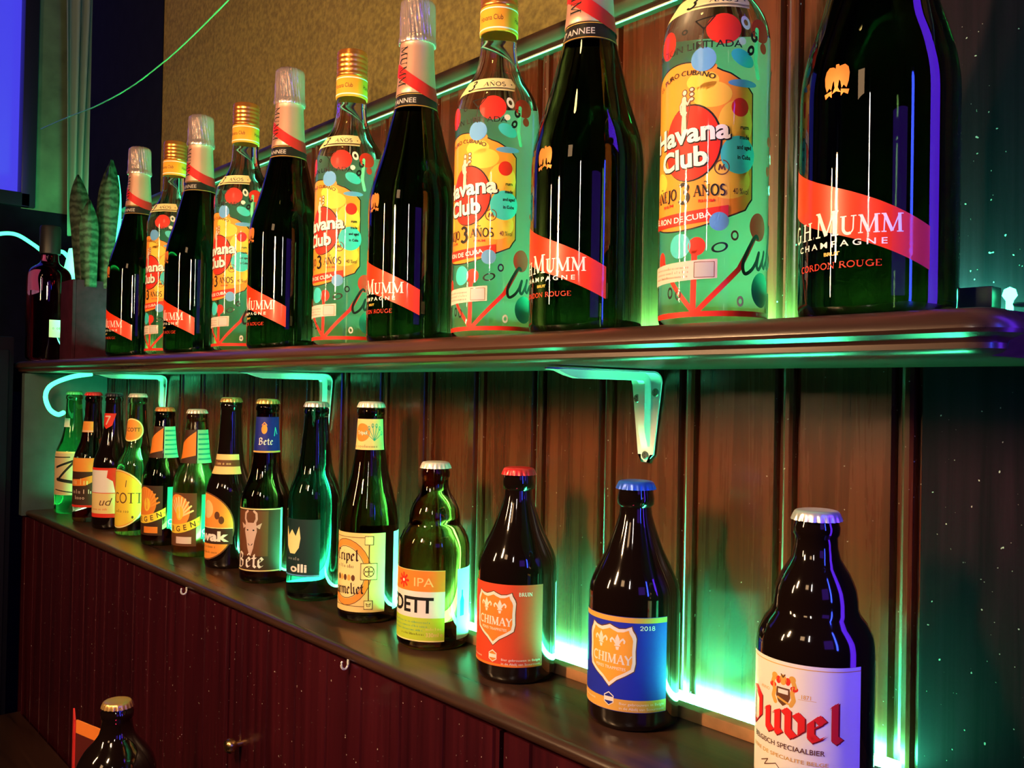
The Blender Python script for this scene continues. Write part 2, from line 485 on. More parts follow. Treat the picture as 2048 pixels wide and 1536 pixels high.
class Decal:
    """Flat shapes in (u, v): u = arc length to the viewer's right, v = height. Wrapped on radius(z)."""

    def __init__(self, rref, radius):
        self.rref = rref
        self.radius = radius
        self.tris = []
        self.mats = []
        self.layer = 0

    def mi(self, M):
        if M not in self.mats:
            self.mats.append(M)
        return self.mats.index(M)

    def up(self):
        self.layer += 1

    def d(self, deg):
        return RAD(deg) * self.rref

    def poly(self, pts, M, holes=()):
        loops = [[Vector((p[0], p[1], 0)) for p in pts]] + [[Vector((p[0], p[1], 0)) for p in h] for h in holes]
        flat = [v for l in loops for v in l]
        i = self.mi(M)
        for t in tessellate_polygon(loops):
            self.tris.append((i, self.layer, [(flat[k].x, flat[k].y) for k in t]))

    def rect(self, u0, u1, v0, v1, M):
        i = self.mi(M)
        self.tris.append((i, self.layer, [(u0, v0), (u1, v0), (u1, v1), (u0, v1)]))

    def ell(self, u, v, ru, rv, M, inner=0.0, n=28, a0=0, a1=360, rot=0.0):
        def P(k):
            out = []
            for j in range(n + (0 if a1 - a0 == 360 else 1)):
                a = RAD(a0 + (a1 - a0) * j / n)
                x, y = ru * k * cos(a), rv * k * sin(a)
                out.append((u + x * cos(rot) - y * sin(rot), v + x * sin(rot) + y * cos(rot)))
            return out
        if inner > 0 and a1 - a0 == 360:
            self.poly(P(1), M, [P(inner)])
        elif inner > 0:
            self.poly(P(1) + P(inner)[::-1], M)
        else:
            i = self.mi(M)
            self.tris.append((i, self.layer, P(1)))

    def stroke(self, pts, w, M, caps=True):
        i = self.mi(M)
        P = [Vector(p) for p in pts]
        for a, b in zip(P, P[1:]):
            dd = b - a
            if dd.length < 1e-9:
                continue
            dd.normalize()
            n = Vector((-dd.y, dd.x)) * w / 2
            self.tris.append((i, self.layer, [tuple(a - n), tuple(b - n), tuple(b + n), tuple(a + n)]))
        if caps:
            for q in P[1:-1] if caps == 'mid' else P:
                self.tris.append((i, self.layer, [(q.x + w / 2 * cos(2 * pi * k / 8), q.y + w / 2 * sin(2 * pi * k / 8)) for k in range(8)]))

    def box(self, u0, u1, v0, v1, w, M):
        self.stroke([(u0, v0), (u1, v0), (u1, v1), (u0, v1), (u0, v0)], w, M, caps=True)

    def text(self, s, u, v, size, M, bold=0.0, width=None, shear=0.0, rot=0.0, arc=None):
        """centred on u, baseline v; width squeezes it; arc = radius of a bend (positive: arch)."""
        vs, tr = text_tris(s, bold, shear)
        if not vs:
            return
        xs = [p[0] for p in vs]
        w0 = max(xs) - min(xs)
        cx = (max(xs) + min(xs)) / 2
        sx = (width / w0) if width else size
        i = self.mi(M)
        c, sn = cos(rot), sin(rot)

        def T(p):
            x, y = (p[0] - cx) * sx, p[1] * size
            if arc:
                a = x / arc
                x, y = sin(a) * (arc + y), cos(a) * (arc + y) - arc
            return (u + x * c - y * sn, v + x * sn + y * c)
        for t in tr:
            self.tris.append((i, self.layer, [T(vs[k]) for k in t]))

    def scribble(self, u, v, width, size, M, seed=1):
        """a line of print too small to read"""
        rr = random.Random(seed)
        x = u - width / 2
        while x < u + width / 2 - size * 0.4:
            w = size * rr.uniform(0.35, 0.7)
            h = size * rr.choice((0.55, 0.6, 0.9))
            k = rr.random()
            if k < 0.45:
                self.ell(x + w / 2, v + size * 0.28, w * 0.5, size * 0.28, M, inner=0.6, n=10)
            elif k < 0.75:
                self.rect(x, x + w * 0.3, v, v + h, M)
                self.rect(x + w * 0.7, x + w, v, v + size * 0.55, M)
            else:
                self.rect(x + w * 0.3, x + w * 0.6, v, v + h, M)
            x += w + size * (0.2 if rr.random() < 0.82 else 0.6)

    def serif(self, s, u, v, size, M, width=None, weight=1.0, sizes=None, rot=0.0, slant=0.0):
        adv = []
        for k, ch in enumerate(s):
            f = sizes[k] if sizes else 1.0
            adv.append(SERIF[ch][0] * f)
        tot = sum(adv)
        sx = (width / tot) if width else size
        x = -tot / 2
        c, sn = cos(rot), sin(rot)
        for k, ch in enumerate(s):
            f = sizes[k] if sizes else 1.0
            for pts, w in SERIF[ch][1]:
                q = []
                for (px, py) in pts:
                    X, Y = (x + px * f) * sx + slant * py * size * f, py * f * size
                    q.append((u + X * c - Y * sn, v + X * sn + Y * c))
                horiz = abs(pts[0][1] - pts[-1][1]) < 1e-6 and len(pts) == 2
                self.stroke(q, w * f * (size if horiz else (size + sx) / 2) * weight, M, caps='mid')
            x += adv[k]

    def nib(self, s, u, v, size, M, nibw=0.2, angle=40, width=None, rot=0.0, u_left=False):
        tot = sum(NIB[ch][0] for ch in s)
        sx = (width / tot) if width else size
        x = 0 if u_left else -tot / 2
        nx, ny = cos(RAD(angle)) * nibw / 2, sin(RAD(angle)) * nibw / 2
        i = self.mi(M)
        c, sn = cos(rot), sin(rot)

        def T(px, py):
            X, Y = (x + px) * sx, py * size
            return (u + X * c - Y * sn, v + X * sn + Y * c)
        for ch in s:
            for st in NIB[ch][1]:
                for a, b in zip(st, st[1:]):
                    q = [(a[0] - nx, a[1] - ny), (b[0] - nx, b[1] - ny), (b[0] + nx, b[1] + ny), (a[0] + nx, a[1] + ny)]
                    ar = sum(q[k][0] * q[(k + 1) % 4][1] - q[(k + 1) % 4][0] * q[k][1] for k in range(4))
                    if abs(ar) < 1e-5:
                        continue
                    self.tris.append((i, self.layer, [T(*p) for p in q]))
                    # a little vertical weight so hairlines stay visible
                    h = 0.035
                    q2 = [(a[0] - 0.02, a[1] - h), (b[0] - 0.02, b[1] - h), (b[0] + 0.02, b[1] + h), (a[0] + 0.02, a[1] + h)]
                    self.tris.append((i, self.layer, [T(*p) for p in q2]))
            x += NIB[ch][0]

    def build(self, name, parent, label=None, step=3.0, vstep=0.004, off=0.00012, gap=0.00006):
        bm = bmesh.new()
        for (i, lay, pts) in self.tris:
            try:
                vs = [bm.verts.new((p[0], p[1], lay * gap)) for p in pts]
                f = bm.faces.new(vs)
                f.material_index = i
                if f.calc_area() < 1e-12:
                    bm.faces.remove(f)
            except ValueError:
                pass
        us = [v.co.x for v in bm.verts]
        k0, k1 = int(math.floor(min(us) / self.d(step))), int(math.ceil(max(us) / self.d(step)))
        for k in range(k0 + 1, k1):
            bmesh.ops.bisect_plane(bm, geom=bm.verts[:] + bm.edges[:] + bm.faces[:], dist=1e-7, plane_co=(k * self.d(step), 0, 0), plane_no=(1, 0, 0))
        vv = [v.co.y for v in bm.verts]
        z0, z1 = min(vv), max(vv)
        rs = [self.radius(z0 + (z1 - z0) * j / 8) for j in range(9)]
        if max(rs) - min(rs) > 0.0004:
            k = z0 + vstep
            while k < z1:
                bmesh.ops.bisect_plane(bm, geom=bm.verts[:] + bm.edges[:] + bm.faces[:], dist=1e-7, plane_co=(0, k, 0), plane_no=(0, 1, 0))
                k += vstep
        for v in bm.verts:
            a = v.co.x / self.rref
            r = self.radius(v.co.y) + off + v.co.z
            v.co = Vector((r * sin(a), -r * cos(a), v.co.y))
        for f in bm.faces:
            n = f.normal if f.normal.length else Vector((0, 0, 1))
            f.normal_update()
            c = f.calc_center_median()
            if f.normal.dot(Vector((c.x, c.y, 0))) < 0:
                f.normal_flip()
        me = bpy.data.meshes.new(name)
        bm.to_mesh(me)
        bm.free()
        me.polygons.foreach_set('use_smooth', [True] * len(me.polygons))
        for M in self.mats:
            me.materials.append(M)
        o = bpy.data.objects.new(name, me)
        link(o, parent)
        if label:
            o['label'] = label
        return o


def radius_of(prof):
    def f(z):
        for (a, b) in zip(prof, prof[1:]):
            if a[0] <= z <= b[0] and b[0] > a[0]:
                t = (z - a[0]) / (b[0] - a[0])
                return a[1] + (b[1] - a[1]) * t
        return prof[-1][1]
    return f


# printing inks / papers
def ink(name, c, rough=0.55):
    return mat('ink_' + name, c, rough, spec=0.3)


WHITE = ink('white', (0.85, 0.82, 0.76))
CREAM = ink('cream', (0.85, 0.65, 0.26))
PALEY = ink('pale_yellow', (0.9, 0.78, 0.35))
BLACK = ink('black', (0.01, 0.01, 0.01))
RED = ink('red', (0.75, 0.03, 0.015))
ORANGE = ink('orange', (0.85, 0.25, 0.03))
LORANGE = ink('light_orange', (0.9, 0.33, 0.05))
YELLOW = ink('yellow', (0.95, 0.68, 0.06))
GOLD = ink('gold', (0.75, 0.42, 0.08), 0.4)
LIME = ink('lime', (0.5, 0.68, 0.04))
NAVY = ink('navy', (0.01, 0.02, 0.25))
SKY = ink('sky_blue', (0.12, 0.38, 0.75))
CYAN = ink('cyan', (0.05, 0.62, 0.65))
TEALI = ink('teal', (0.02, 0.35, 0.25))
MINT = ink('mint', (0.25, 0.75, 0.45))
BROWN = ink('brown', (0.14, 0.05, 0.02))
DBROWN = ink('dark_brown', (0.05, 0.02, 0.012))
GREY = ink('grey', (0.5, 0.5, 0.48))
PINK = ink('pink_paper', (0.75, 0.6, 0.52))
SILVER = mat('silver_foil', (0.72, 0.55, 0.52), 0.24, metal=0.75, bump=0.5, bscale=160)
FOILP = mat('pale_pink_foil', (0.60, 0.33, 0.24), 0.38, metal=0.45)
SASH = ink('sash_red', (0.80, 0.045, 0.015), 0.35)
COPPER = mat('copper_gold_cap', (0.85, 0.30, 0.07), 0.28, metal=0.85)
YBAND = ink('yellow_band', (0.85, 0.38, 0.03))

# ------------------------------------------------------------------ the setting
ZL = -0.2823
PITCH, BX = 0.0878, -0.270
WX0, WX1 = -2.05, -0.03


def panel_profile(x0, x1, pitch, first, g, double, depth):
    """wall front line as (x, y) with tongue-and-groove beads cut into it."""
    pts = [(x0, 0.0)]
    k = math.ceil((x0 - first) / pitch)
    while first + k * pitch < x1:
        c = first + k * pitch
        if c > x0 + g * 3:
            if double:
                pts += [(c - 2.1 * g, 0), (c - 1.7 * g, depth), (c - 1.0 * g, depth), (c - 0.75 * g, 0.0005), (c - 0.3 * g, -0.0006), (c + 0.3 * g, -0.0006), (c + 0.75 * g, 0.0005), (c + 1.0 * g, depth), (c + 1.5 * g, depth), (c + 2.0 * g, 0)]
            else:
                pts += [(c - g, 0), (c - 0.3 * g, depth), (c + 0.3 * g, depth), (c + g, 0)]
        k += 1
    pts = [p for p in pts if p[0] < x1 - 1e-4]
    pts.append((x1, 0.0 if pts[-1][1] == 0 else pts[-1][1]))
    return pts


def panel_mesh(name, prof, z0, z1, thick, yfront):
    bm = bmesh.new()
    P = [(x, y + yfront) for x, y in prof] + [(prof[-1][0], yfront + thick), (prof[0][0], yfront + thick)]
    a = [bm.verts.new((x, y, z0)) for x, y in P]
    b = [bm.verts.new((x, y, z1)) for x, y in P]
    n = len(P)
    for i in range(n):
        j = (i + 1) % n
        bm.faces.new((a[i], a[j], b[j], b[i]))
    for ring, flip in ((a, True), (b, False)):
        fl = [v.co.to_2d().to_3d() for v in ring]
        for t in tessellate_polygon([fl]):
            bm.faces.new([ring[k] for k in t])
    return finish(bm, name, True, 25)


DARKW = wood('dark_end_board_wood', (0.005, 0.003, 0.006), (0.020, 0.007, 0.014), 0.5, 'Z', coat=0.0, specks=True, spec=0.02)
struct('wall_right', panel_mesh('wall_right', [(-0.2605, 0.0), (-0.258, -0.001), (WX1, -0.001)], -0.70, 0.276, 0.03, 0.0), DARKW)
struct('wall_back', panel_mesh('wall_back', panel_profile(WX0, -0.2606, PITCH, BX, 0.0052, True, 0.0055), -0.70, 0.276, 0.03, 0.0), WALLW)
struct('wall_upper', box_mesh('wall_upper', -1.63, WX1, 0.004, 0.03, 0.276, 1.3), PLASTER)
struct('wall_pillar', box_mesh('wall_pillar', WX0, -1.63, 0.002, 0.03, 0.305, 1.3), NAVY_DARK)
# cap moulding along the top of the panelling
trim = extrude_x('trim_1', [(0.004, 0.276), (-0.006, 0.276), (-0.008, 0.2785), (-0.007, 0.2805), (-0.010, 0.283), (-0.013, 0.287), (-0.014, 0.292), (-0.012, 0.296), (0.004, 0.297)], WX0, WX1)
struct('trim_1', trim, TRIMW)
glint = struct('trim_glint', tube('trim_glint', [(WX0, -0.0078, 0.2765), (-1.0, -0.0078, 0.2765), (WX1, -0.0078, 0.2765)], 0.0011, 8), mat('pale_edge_glint', (0.7, 0.68, 0.62), 0.25, metal=0.4))  # pale metallic rod drawn as the glint along the moulding's lower edge

# far wall at the left end of the room with a blue lit window
FX = -2.87
bm = bmesh.new()
add_box(bm, FX - 0.04, FX, 0.055, 1.2, 0.46, 1.6)
struct('wall_far', finish(bm, 'wall_far', False), mat('grey_green_plaster', (0.10, 0.16, 0.10), 0.8, noise=0.3, nscale=14))
bm = bmesh.new()
add_box(bm, FX - 0.04, FX, -1.2, -0.60, -1.25, 1.6)
add_box(bm, FX - 0.04, FX, -0.60, 0.055, -1.25, 0.495)
add_box(bm, FX - 0.04, FX, -0.60, 0.055, 1.45, 1.6)
add_box(bm, FX - 0.04, FX, 0.055, 1.2, -1.25, 0.46)
struct('wall_left', finish(bm, 'wall_left', False), NAVY_DARK)  # dark colour paints in the shade where the green light fades out
bm = bmesh.new()
add_box(bm, FX - 0.03, FX + 0.02, -0.60, 0.075, 0.463, 0.503, 0.003)
add_box(bm, FX - 0.03, FX + 0.02, -0.60, 0.075, 1.445, 1.485, 0.003)
add_box(bm, FX - 0.03, FX + 0.02, 0.050, 0.088, 0.463, 1.485, 0.003)
add_box(bm, FX - 0.03, FX + 0.02, -0.625, -0.60, 0.463, 1.485, 0.003)
wf = struct('window_1', finish(bm, 'window_1'), mat('black_frame_paint', (0.015, 0.015, 0.03), 0.3))
obj('window_pane', box_mesh('window_pane', FX - 0.03, FX - 0.024, -0.60, 0.055, 0.495, 1.45),
    mat('evening_window_glow', (0.05, 0.05, 0.2), 0.4, emit=(0.055, 0.05, 0.86), es=0.9), wf)
struct('floor', box_mesh('floor', -3.2, 1.5, -3.0, 0.6, -1.30, -1.25), mat('dark_floor', (0.03, 0.02, 0.018), 0.5, noise=0.4, nscale=12))

# ------------------------------------------------------------------ the two shelves
up_prof = [(0.0, 0.0), (-0.142, 0.0), (-0.148, -0.0010), (-0.1535, -0.0038), (-0.1565, -0.0080), (-0.1570, -0.0105),
           (-0.1560, -0.0125), (-0.1525, -0.0142), (-0.1500, -0.0155), (-0.1490, -0.0168), (-0.1490, -0.0195), (-0.1470, -0.0212), (-0.142, -0.0225), (0.0, -0.0225)]


def shelf_mesh(name, prof, x0, x1, yround):
    """board with a moulded nose; the nose returns round the right end."""
    bm = bmesh.new()
    n = len(prof)
    rings = [[bm.verts.new((x0, y, z)) for y, z in prof]]
    steps = 8
    R = yround
    ymin = min(p[0] for p in prof)
    rings.append([bm.verts.new((x1 - R, y, z)) for y, z in prof])
    for s in range(1, steps + 1):
        a = (pi / 2) * s / steps
        ring = []
        for y, z in prof:
            d = (y - (ymin + R))          # >0 towards the wall
            if d >= 0:
                ring.append(bm.verts.new((x1 - R + R * sin(a) - 0.0, y, z)) if y < -0.001 else bm.verts.new((x1 - R + R * sin(a), y, z)))
            else:
                ring.append(bm.verts.new((x1 - R + (-d) * sin(a), ymin + R + d * cos(a), z)))
        rings.append(ring)
    for a, b in zip(rings, rings[1:]):
        for i in range(n):
            j = (i + 1) % n
            bm.faces.new((a[i], a[j], b[j], b[i]))
    bm.faces.new(rings[0][::-1])
    bm.faces.new(rings[-1])
    return finish(bm, name, True, 30)


sh = thing('bar_shelf', 'upper dark wooden shelf with moulded edge carrying the champagne and rum bottles', 'shelf', (0, -0.0005, 0))
obj('shelf_board', shelf_mesh('shelf_board', up_prof, -1.935, -0.153, 0.022), SHELFW, sh)
obj('batten', box_mesh('batten', -1.84, -0.205, -0.034, -0.024, 0.0, 0.010, 0.001), TRIMW, sh)
obj('led_strip', box_mesh('led_strip', -1.84, -0.212, -0.016, -0.006, 0.0, 0.007), LEDU, sh, 'glowing green light strip')

lo_prof = [(0.0, 0.0), (-0.1365, 0.0), (-0.1405, -0.0010), (-0.1430, -0.0035), (-0.1435, -0.0060), (-0.1425, -0.0088), (-0.1400, -0.0108), (0.0, -0.0108)]
lc = thing('light_strip_connector', 'black connector block with glowing green end at the right end of the upper shelf', 'connector', (0, 0, 0))
obj('connector_block', box_mesh('connector_block', -0.262, -0.2055, -0.036, -0.022, 0.0101, 0.0225, 0.001), BLACKP, lc, 'black connector block')
obj('connector_tip', lathe('connector_tip', [(0.0, 0.002), (0.014, 0.002), (0.017, 0.004), (0.0205, 0.003), (0.022, 0)], 16), mat('led_end_glow', (0.1, 0.9, 0.4), 0.4, emit=LED_C, es=14.0), lc, 'glowing green tip').location = (-0.199, -0.028, 0)
obj('connector_lead', tube('connector_lead', curve_pts([(-0.199, -0.028, 0.012), (-0.18, -0.02, 0.011), (-0.14, -0.012, 0.010), (-0.05, -0.008, 0.010)], 6), 0.0015, 8), BLACKP, lc)

sl = thing('bar_shelf', 'lower dark wooden shelf carrying the row of beer bottles', 'shelf', (0, -0.0005, ZL))
obj('shelf_board', extrude_x('shelf_board', lo_prof, -1.88, -0.03), SHELFW, sl)
obj('batten', box_mesh('batten', -1.86, -0.245, -0.042, -0.031, 0.0, 0.009, 0.001), mat('raw_batten_wood', (0.42, 0.2, 0.09), 0.5, noise=0.3, nscale=40), sl)
obj('led_strip', box_mesh('led_strip', -1.86, -0.268, -0.016, -0.006, 0.0, 0.006), LED, sl, 'glowing green light strip')
struct('wall_end', box_mesh('wall_end', -1.905, -1.884, -0.150, -0.0005, ZL - 0.0105, -0.0235, 0.001), TEAL)

# cupboard under the lower shelf
cup = thing('bar_cupboard', 'reddish wooden cupboard front under the lower shelf', 'cupboard', (0, 0, -0.70))
obj('cupboard_body', box_mesh('cupboard_body', -1.95, -0.03, -0.122, -0.002, 0.0, 0.4045), CUPW, cup)
doors = [(-1.93, -1.46), (-1.455, -0.985), (-0.98, -0.51), (-0.505, -0.035)]
knobs = [-1.50, -1.415, -0.935, -0.11]
for (a, b), kx in zip(doors, knobs):
    dm = panel_mesh('door', panel_profile(a, b, 0.062, a + 0.03, 0.0022, False, 0.002), 0.004, 0.4035, 0.016, -0.1385)
    dr = obj('door', dm, CUPW, cup)
    if kx == -0.935:
        kb = lathe('knob', [(0, 0.004), (0.006, 0.0035), (0.009, 0.007), (0.014, 0.0085), (0.018, 0.006), (0.0195, 0)], 24)
        ko = obj('knob', kb, BRASS, dr, 'small brass knob')
        ko.location = (-0.947, -0.1385, 0.262)
        ko.rotation_euler = (RAD(90), 0, 0)

# two little cup hooks screwed under the nose of the lower shelf
for hx, where in ((-1.105, 'left'), (-0.722, 'right')):
    pts = [(0, 0, 0.0), (0, 0, -0.004)] + [(0, -0.0035 + 0.0035 * cos(a), -0.004 - 0.0045 * sin(a)) for a in [pi * k / 8 for k in range(1, 11)]]
    ho = obj('cup_hook', tube('cup_hook', pts, 0.0011, 8), STEELW)
    ho.location = (hx, -0.1412, ZL - 0.0100)
    tag(ho, 'small white hook under the lower shelf edge, ' + ('left one of two' if where == 'left' else 'right one of two'), 'hook', 'hooks under the lower shelf')


# brackets under the upper shelf
def bracket_leg(sw, L, n=14):
    """tapered pressed-steel leg along -z in the xz plane with a raised rib toward -y; returns list of cross sections"""
    return None


def make_bracket():
    bm = bmesh.new()
    # path in (y, z): from the lower end on the wall up to the corner and out under the shelf
    path = []
    L1, L2, R = 0.076, 0.118, 0.012
    for i in range(11):
        path.append((0.0, -L1 + (L1 - R) * i / 10))
    for i in range(1, 8):
        a = pi / 2 * i / 8
        path.append((-R + R * cos(a), -R + R * sin(a)))
    for i in range(11):
        path.append((-R - (L2 - R) * i / 10, 0.0))
    n = len(path)
    dist = [0]
    for a, b in zip(path, path[1:]):
        dist.append(dist[-1] + math.hypot(b[0] - a[0], b[1] - a[1]))
    rows = []
    for k, (y, z) in enumerate(path):
        a = path[max(0, k - 1)]
        b = path[min(n - 1, k + 1)]
        t = Vector((b[0] - a[0], b[1] - a[1])).normalized()
        inn = Vector((-t[1], t[0]))           # towards the room / down
        corner = dist[10]
        dd = abs(dist[k] - corner - 0.009)
        frac = min(1.0, dd / (L1 if k < 11 else L2))
        hw = 0.0165 - 0.0095 * frac
        end = min(dist[k], dist[-1] - dist[k])
        if end < 0.006:
            hw *= math.sqrt(max(0.02, 1 - (1 - end / 0.006) ** 2))
        rib = 0.0062 * min(1.0, max(0.0, end - 0.008) / 0.02)
        cs = [(-hw, 0.0008), (-hw, 0.0022), (-0.0048, 0.0022), (-0.0034, 0.0022 + rib), (0.0034, 0.0022 + rib), (0.0048, 0.0022), (hw, 0.0022), (hw, 0.0008)]
        rows.append([bm.verts.new((x, y + inn[0] * h, z + inn[1] * h)) for x, h in cs])
    for a, b in zip(rows, rows[1:]):
        for i in range(8):
            j = (i + 1) % 8
            bm.faces.new((a[i], a[j], b[j], b[i]))
    bm.faces.new(rows[0][::-1])
    bm.faces.new(rows[-1])
    return finish(bm, 'bracket_plate', True, 30)


def screw_mesh():
    bm = bmesh.new()
    n = 20
    r0 = [bm.verts.new((0.0037 * cos(2 * pi * k / n), 0, 0.0037 * sin(2 * pi * k / n))) for k in range(n)]
    r1 = [bm.verts.new((0.003 * cos(2 * pi * k / n), -0.0009, 0.003 * sin(2 * pi * k / n))) for k in range(n)]
    for k in range(n):
        bm.faces.new((r0[k], r0[(k + 1) % n], r1[(k + 1) % n], r1[k]))
    # cross slot: a sunk plus sign in the head
    w, L = 0.0005, 0.0021
    plus = [(-w, -L), (w, -L), (w, -w), (L, -w), (L, w), (w, w), (w, L), (-w, L), (-w, w), (-L, w), (-L, -w), (-w, -w)]
    fl = [v.co for v in r1]
    loops = [[Vector((c.x, c.z, 0)) for c in fl], [Vector((x, z, 0)) for x, z in plus]]
    pv = [bm.verts.new((x, -0.0009, z)) for x, z in plus]
    allv = r1 + pv
    for t in tessellate_polygon(loops):
        try:
            bm.faces.new([allv[k] for k in t])
        except ValueError:
            pass
    dv = [bm.verts.new((x, -0.0002, z)) for x, z in plus]
    for k in range(12):
        bm.faces.new((pv[k], pv[(k + 1) % 12], dv[(k + 1) % 12], dv[k]))
    bm.faces.new(dv)
    bm.faces.new(r0[::-1])
    return finish(bm, 'screw', False)


bracket_me = make_bracket()
screw_me = screw_mesh()
DARKSCREW = mat('dark_screw', (0.12, 0.14, 0.12), 0.4, metal=0.6)
for bx, lab in ((-0.488, 'white enamelled shelf bracket above the bottle with blue label'),
                (-1.017, 'white enamelled shelf bracket behind the dark green glowing bottle'),
                (-1.577, 'white enamelled shelf bracket above the slim bottles at the far left end')):
    t = thing('shelf_bracket', lab, 'bracket', (bx, -0.0002, -0.0226), 0, 'brackets under the upper shelf')
    p = obj('bracket_plate', bracket_me, STEELW, t)
    p.location = (0, -0.0007, -0.0007)
    for sx, sz in ((-0.0098, -0.024), (0.0098, -0.019), (0.0, -0.071)):
        s_ = obj('screw', screw_me, DARKSCREW, t)
        s_.location = (sx, -0.0032, sz)


# ------------------------------------------------------------------ bottles
def crown_mesh(r=0.0140, h=0.0062):
    n = 21 * 6

    def wave(a, z):
        t = max(0.0, min(1.0, (h * 0.72 - z) / (h * 0.72)))
        return 0.085 * t * (cos(21 * a) * 0.5 + 0.5)
    return lathe('crown_cap', [(0.0, r * 0.92), (0.0, r * 1.0), (h * 0.35, r * 0.985), (h * 0.62, r * 0.96), (h * 0.82, r * 0.92), (h * 0.93, r * 0.85), (h * 1.0, r * 0.7), (h * 1.03, r * 0.35), (h * 1.03, 0)], n, True, wave)


CROWN = crown_mesh()


def capmat(name, c, metal=0.3):
    return mat('cap_' + name, c, 0.32, metal=metal)


CAPW = capmat('white', (0.8, 0.78, 0.72))
CAPR = capmat('red', (0.75, 0.03, 0.04))
CAPB = capmat('blue', (0.03, 0.12, 0.75))
CAPG = capmat('gold', (0.85, 0.55, 0.2), 0.8)
CAPS = capmat('silver', (0.8, 0.8, 0.85), 0.7)
CAPGR = capmat('green', (0.1, 0.5, 0.2))
CAPO = capmat('orange', (0.8, 0.3, 0.1))
CAPD = capmat('dark', (0.03, 0.03, 0.05))

FINISH_TOP = 0.0045   # glass lip hidden in the crown


def base_pts(r, tail):
    return [(0.0012, r * 0.45), (0.0, r * 0.62), (0.0, r * 0.88), (0.0015, r * 0.955), (0.005, r * 0.995), (0.008, r)] + tail


PROF = {
    'S': base_pts(0.0339, [(0.088, 0.0339), (0.0995, 0.0326), (0.1065, 0.0292), (0.111, 0.0257), (0.1145, 0.0244), (0.1195, 0.0242), (0.126, 0.0230), (0.1347, 0.0194), (0.1435, 0.0141), (0.1500, 0.0126), (0.1560, 0.0125), (0.1578, 0.0137), (0.1620, 0.0137), (0.1645, 0.0128), (0.1690, 0.0125)]),
    'C': base_pts(0.0335, [(0.086, 0.0335), (0.0985, 0.0326), (0.109, 0.0286), (0.124, 0.0213), (0.139, 0.0157), (0.150, 0.0123), (0.1560, 0.0116), (0.1580, 0.0136), (0.1625, 0.0138), (0.1670, 0.0130), (0.1720, 0.0126)]),
    'K': base_pts(0.0309, [(0.094, 0.0309), (0.1133, 0.0290), (0.1286, 0.0255), (0.1509, 0.0198), (0.1759, 0.0157), (0.2089, 0.0137), (0.2120, 0.0135), (0.2135, 0.0145), (0.2180, 0.0145), (0.2200, 0.0128), (0.2240, 0.0125)]),
    'G': base_pts(0.0302, [(0.105, 0.0302), (0.118, 0.0292), (0.129, 0.0266), (0.1385, 0.0228), (0.147, 0.0200), (0.160, 0.0180), (0.177, 0.0162), (0.203, 0.0138), (0.2095, 0.0135), (0.2110, 0.0144), (0.2155, 0.0144), (0.2175, 0.0128), (0.2215, 0.0125)]),
    'L': base_pts(0.0303, [(0.096, 0.0303), (0.108, 0.0289), (0.123, 0.0233), (0.135, 0.0195), (0.158, 0.0162), (0.198, 0.0138), (0.2105, 0.0134), (0.2120, 0.0144), (0.2165, 0.0144), (0.2185, 0.0128), (0.2228, 0.0125)]),
    'M': base_pts(0.0306, [(0.094, 0.0306), (0.106, 0.0296), (0.119, 0.0256), (0.130, 0.0216), (0.142, 0.0190), (0.1766, 0.0155), (0.1925, 0.0136), (0.1940, 0.0144), (0.1985, 0.0144), (0.2005, 0.0128), (0.2045, 0.0125)]),
    'N': base_pts(0.0305, [(0.100, 0.0305), (0.116, 0.0287), (0.131, 0.0232), (0.143, 0.0195), (0.163, 0.0162), (0.199, 0.0138), (0.2115, 0.0134), (0.2130, 0.0144), (0.2175, 0.0144), (0.2195, 0.0128), (0.2238, 0.0125)]),
}
HT = {'S': 0.1720, 'C': 0.1754, 'K': 0.2269, 'G': 0.2246, 'L': 0.2258, 'M': 0.2074, 'N': 0.2269}
SPROF = {k: smooth_profile(v) for k, v in PROF.items()}
BODYME = {k: lathe('glass_' + k, v, 96) for k, v in SPROF.items()}


def glass(name, c, rough=0.0, ior=1.42):
    return mat('glass_' + name, c, rough, trans=1.0, ior=ior, spec=0.5)


G_BLACK = mat('glass_black_brown', (0.006, 0.003, 0.002), 0.03, spec=0.6, coat=0.6)
G_AMBER = glass('amber', (0.16, 0.045, 0.008))
G_DAMBER = glass('dark_amber', (0.05, 0.014, 0.004))
G_OLIVE = glass('olive', (0.10, 0.06, 0.012))
G_TEAL = glass('deep_green', (0.03, 0.11, 0.09))
G_GREEN = glass('green', (0.18, 0.45, 0.12))
G_RUBY = glass('ruby', (0.20, 0.02, 0.02))
G_CLEARB = glass('pale_beer', (0.45, 0.40, 0.16))
G_CLEAR = glass('clear', (0.97, 0.985, 0.975), ior=1.36)
G_MUMM = glass('champagne_green', (0.015, 0.034, 0.010), ior=1.45)


def bottle(kind, x, y, z, rz, glassm, capm, label, group='beer bottles on the lower shelf', name='beer_bottle'):
    t = thing(name, label, 'bottle', (x, y, z), RAD(rz), group)
    me = BODYME[kind].copy()
    o = obj('bottle_glass', me, glassm, t)
    c = obj('crown_cap', CROWN.copy(), capm, t)
    c.location = (0, 0, HT[kind] - 0.0064)
    return t


def D(kind, z):
    R = radius_of(SPROF[kind])
    return Decal(R(z), R)


def filler(dc, u, v, w, size, M, words):
    dc.text(words, u, v, size, M, width=w)


# --- strong ale bottle at the right end: white label
t = bottle('S', -0.2845, -0.0855, ZL, 0, G_BLACK, CAPS, 'squat dark ale bottle with white label and large red blackletter, at the right end')
dc = D('S', 0.05)
h = dc.d(77)
dc.rect(-h, h, 0.013, 0.087, WHITE)
dc.up()
dc.rect(-h, h, 0.0845, 0.0850, GOLD)
dc.rect(-h, h, 0.0150, 0.0154, GOLD)
